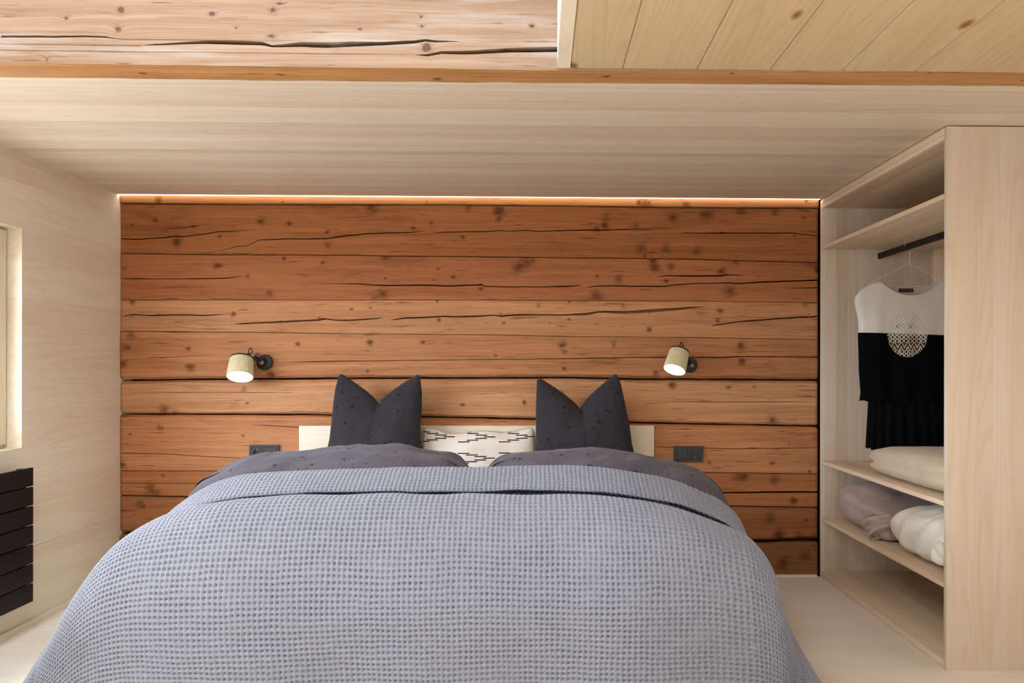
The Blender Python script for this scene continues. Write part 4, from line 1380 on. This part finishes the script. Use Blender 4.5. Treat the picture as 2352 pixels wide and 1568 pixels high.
xa, xb = on_y(966, 1000, -.14).x, on_y(1229, 1000, -.14).x
pillow('cushion', dash_mat(), [(.48, xa + .01), (.6, xa), (.83, xa + .01)], [(.48, xb), (.6, xb + .004), (.83, xb - .004)], mid_top, .480, (-.165, -.095), .062,
       'off-white cushion with black dash pattern between the dark pillows', 'cushion', 3, notch=False)

# ------------------------------------------------------------------ wall lamps
M_shade = NT('ribbed_champagne_shade')
M_shade.obj()
M_shade = M_shade.out(M_shade.mix(M_shade.ramp(M_shade.noise(M_shade._co, 30.0, 2), .3, .7), srgb(214, 204, 170), srgb(224, 214, 182)), .42, .4)
M_bulb = emitter('lamp_diffuser', (1.0, .95, .86), 5.0)


def wall_lamp(plate_px, bot_px, top_px, j_px, depth, tilt, r0, r1, h, label):
    pc = on_y(*plate_px, 0.0)
    lamp = empty('wall_lamp', (pc.x, 0, pc.z), label, 'wall lamp', 'reading lamps on the log wall')
    lathe('wall_plate', [(0, .0), (.0405, .0), (.0405, .016), (.038, .019), (0, .0192)], (pc.x, -.0055, pc.z), (0, -1, 0), M_lampblack, lamp, 48)
    B = on_y(*bot_px, -depth)
    Tt = on_y(*top_px, -depth + h * math.sin(tilt))
    ax = (B - Tt).normalized()
    h = (B - Tt).length
    # shade: fluted outside, smooth inside
    lathe('shade', [(r1 - .003, .0005), (r1 - .0006, .0005), (r1, .003, 1), (r0 - (r0 - r1) * .5, h * .5, 1), (r0, h - .003, 1), (r0, h), (r0 - .0025, h), (r1 - .003, .004)], Tt, ax, M_shade, lamp, 360, .0014, 60)
    lathe('cap', [(0, -.006), (r1 - .004, -.006), (r1 + .0012, -.003), (r1 + .0016, .004), (r1 - .002, .0041), (0, .0042)], Tt, ax, M_lampblack, lamp, 64)
    lathe('diffuser', [(0, h - .006), (r0 - .0032, h - .006), (r0 - .0032, h - .009), (0, h - .009)], Tt, ax, M_bulb, lamp, 64)
    # swivel on the cap, cable loop, arm, thumb screws
    up = -ax
    j = on_y(*j_px, -depth + .045)
    side = (j - Tt) - ax * (j - Tt).dot(ax)
    side = side.normalized() if side.length > .004 else Vector((1, 0, 0))
    tube('swivel', [Tt + up * .004 + side * .006, Tt + up * .010 + side * .012, j], [.018, .015, .0125], M_lampblack, lamp, 16)
    c0 = j + Vector((-.004, 0, .004))
    lx, lz = Vector((1, 0, 0)), Vector((0, 0, 1))
    tube('cable_loop', spline([c0 - lx * .008, c0 - lx * .0085 + lz * .018, c0 - lx * .005 + lz * .029, c0 + lz * .032, c0 + lx * .005 + lz * .029, c0 + lx * .0085 + lz * .018, c0 + lx * .008], 6), .0031, M_lampblack, lamp, 8)
    hub = Vector((pc.x - .006, -.052, pc.z + .002))
    k = hub - j
    tube('arm', [j - k.normalized() * .006, j + k * .5, hub + k.normalized() * .008], [.012, .013, .0135], M_lampblack, lamp, 16)
    tube('wall_hub', [Vector((pc.x - .006, -.020, pc.z + .002)), Vector((pc.x - .006, -.066, pc.z + .002))], [.0165, .0165], M_lampblack, lamp, 20)
    tube('thumb_screw', [hub + Vector((.002, -.016, -.004)), hub + Vector((.014, -.022, -.004))], .0088, M_steel, lamp, 16)
    tube('thumb_screw', [j + Vector((.004, -.008, .001)), j + Vector((.016, -.013, .001))], .0088, M_steel, lamp, 16)
    return lamp


wall_lamp((610, 834), (551, 867.5), (555, 826), (577, 818), .155, math.radians(29), .0640, .0555, .098, 'ribbed cream reading lamp on the log wall, on the window side, arm showing')
wall_lamp((1583, 837), (1549, 848.5), (1561, 806), (1567, 802), .155, math.radians(30), .0575, .0495, .092, 'tilted ribbed cream reading lamp on the log wall, on the wardrobe side')


# ------------------------------------------------------------------ sockets with switches
def socket_plate(p0, p1, flip, label):
    a, b = on_y(*p0, -.017), on_y(*p1, -.017)
    x0, x1, z1 = a.x, b.x, a.z
    z0 = z1 - .081
    s = empty('socket_switch', ((x0 + x1) / 2, -.006, z0), label, 'socket', 'double socket and switch plates')
    boxo('back_plate', x0 + .003, x1 - .003, -.0062, -.0045, z0 + .003, z1 - .003, M_black, s)
    # cover frame with two square openings
    cx = [(x0 + .0405), (x1 - .0405)]
    zc = (z0 + z1) / 2
    hw = .0285
    bm = bmesh.new()
    X = [x0, cx[0] - hw, cx[0] + hw, cx[1] - hw, cx[1] + hw, x1]
    Zs = [z0, zc - hw, zc + hw, z1]
    for i in range(5):
        for j in range(3):
            if j == 1 and i in (1, 3): continue
            box(bm, X[i], X[i + 1], -.0175, -.004, Zs[j], Zs[j + 1])
    bmesh.ops.remove_doubles(bm, verts=bm.verts, dist=1e-6)
    from_bm('cover_frame', bm, M_outlet, s)
    sx, so = (cx[1], cx[0]) if not flip else (cx[0], cx[1])
    # rocker, tilted slightly
    g = .0012
    bm = bmesh.new()
    vs, _ = box(bm, sx - hw + g, sx + hw - g, -.0205, -.006, zc - hw + g, zc + hw - g)
    for v in vs:
        if v.co.y < -.01 and v.co.z > zc: v.co.y += .0022
    from_bm('rocker', bm, M_outlet, s)
    # socket insert: square face with a round well
    bm = bmesh.new()
    seg = 40
    R = .0195
    ang = [2 * math.pi * (k + .5) / seg for k in range(seg)]
    sq = []
    for t in ang:
        c, q = math.cos(t), math.sin(t)
        f = (hw - g) / max(abs(c), abs(q))
        sq.append(bm.verts.new((so + c * f, -.0180, zc + q * f)))
    rim = [bm.verts.new((so + math.cos(t) * R, -.0180, zc + math.sin(t) * R)) for t in ang]
    bot = [bm.verts.new((so + math.cos(t) * R * .97, -.0075, zc + math.sin(t) * R * .97)) for t in ang]
    for k in range(seg):
        k2 = (k + 1) % seg
        bm.faces.new((sq[k], sq[k2], rim[k2], rim[k]))
        bm.faces.new((rim[k], rim[k2], bot[k2], bot[k]))
    bm.faces.new(bot)
    ins = from_bm('socket_insert', bm, M_outlet, s, smooth=True, sharp=30)
    for dx in (-.0095, 0, .0095):
        tube('pin_hole', [(so + dx, -.0076, zc), (so + dx, -.0084, zc)], .0024, M_black, ins, 12)
    for dz in (-.0178, .0178):
        boxo('earth_clip', so - .0022, so + .0022, -.0172, -.0075, zc + dz - .0012, zc + dz + .0012, M_contact, ins)
    return s


socket_plate((573, 1024), (641, 1024), False, 'dark grey socket and switch plate partly hidden by the duvet')
socket_plate((1549, 1024), (1615, 1024), True, 'dark grey switch and socket plate fully visible beside the headboard')
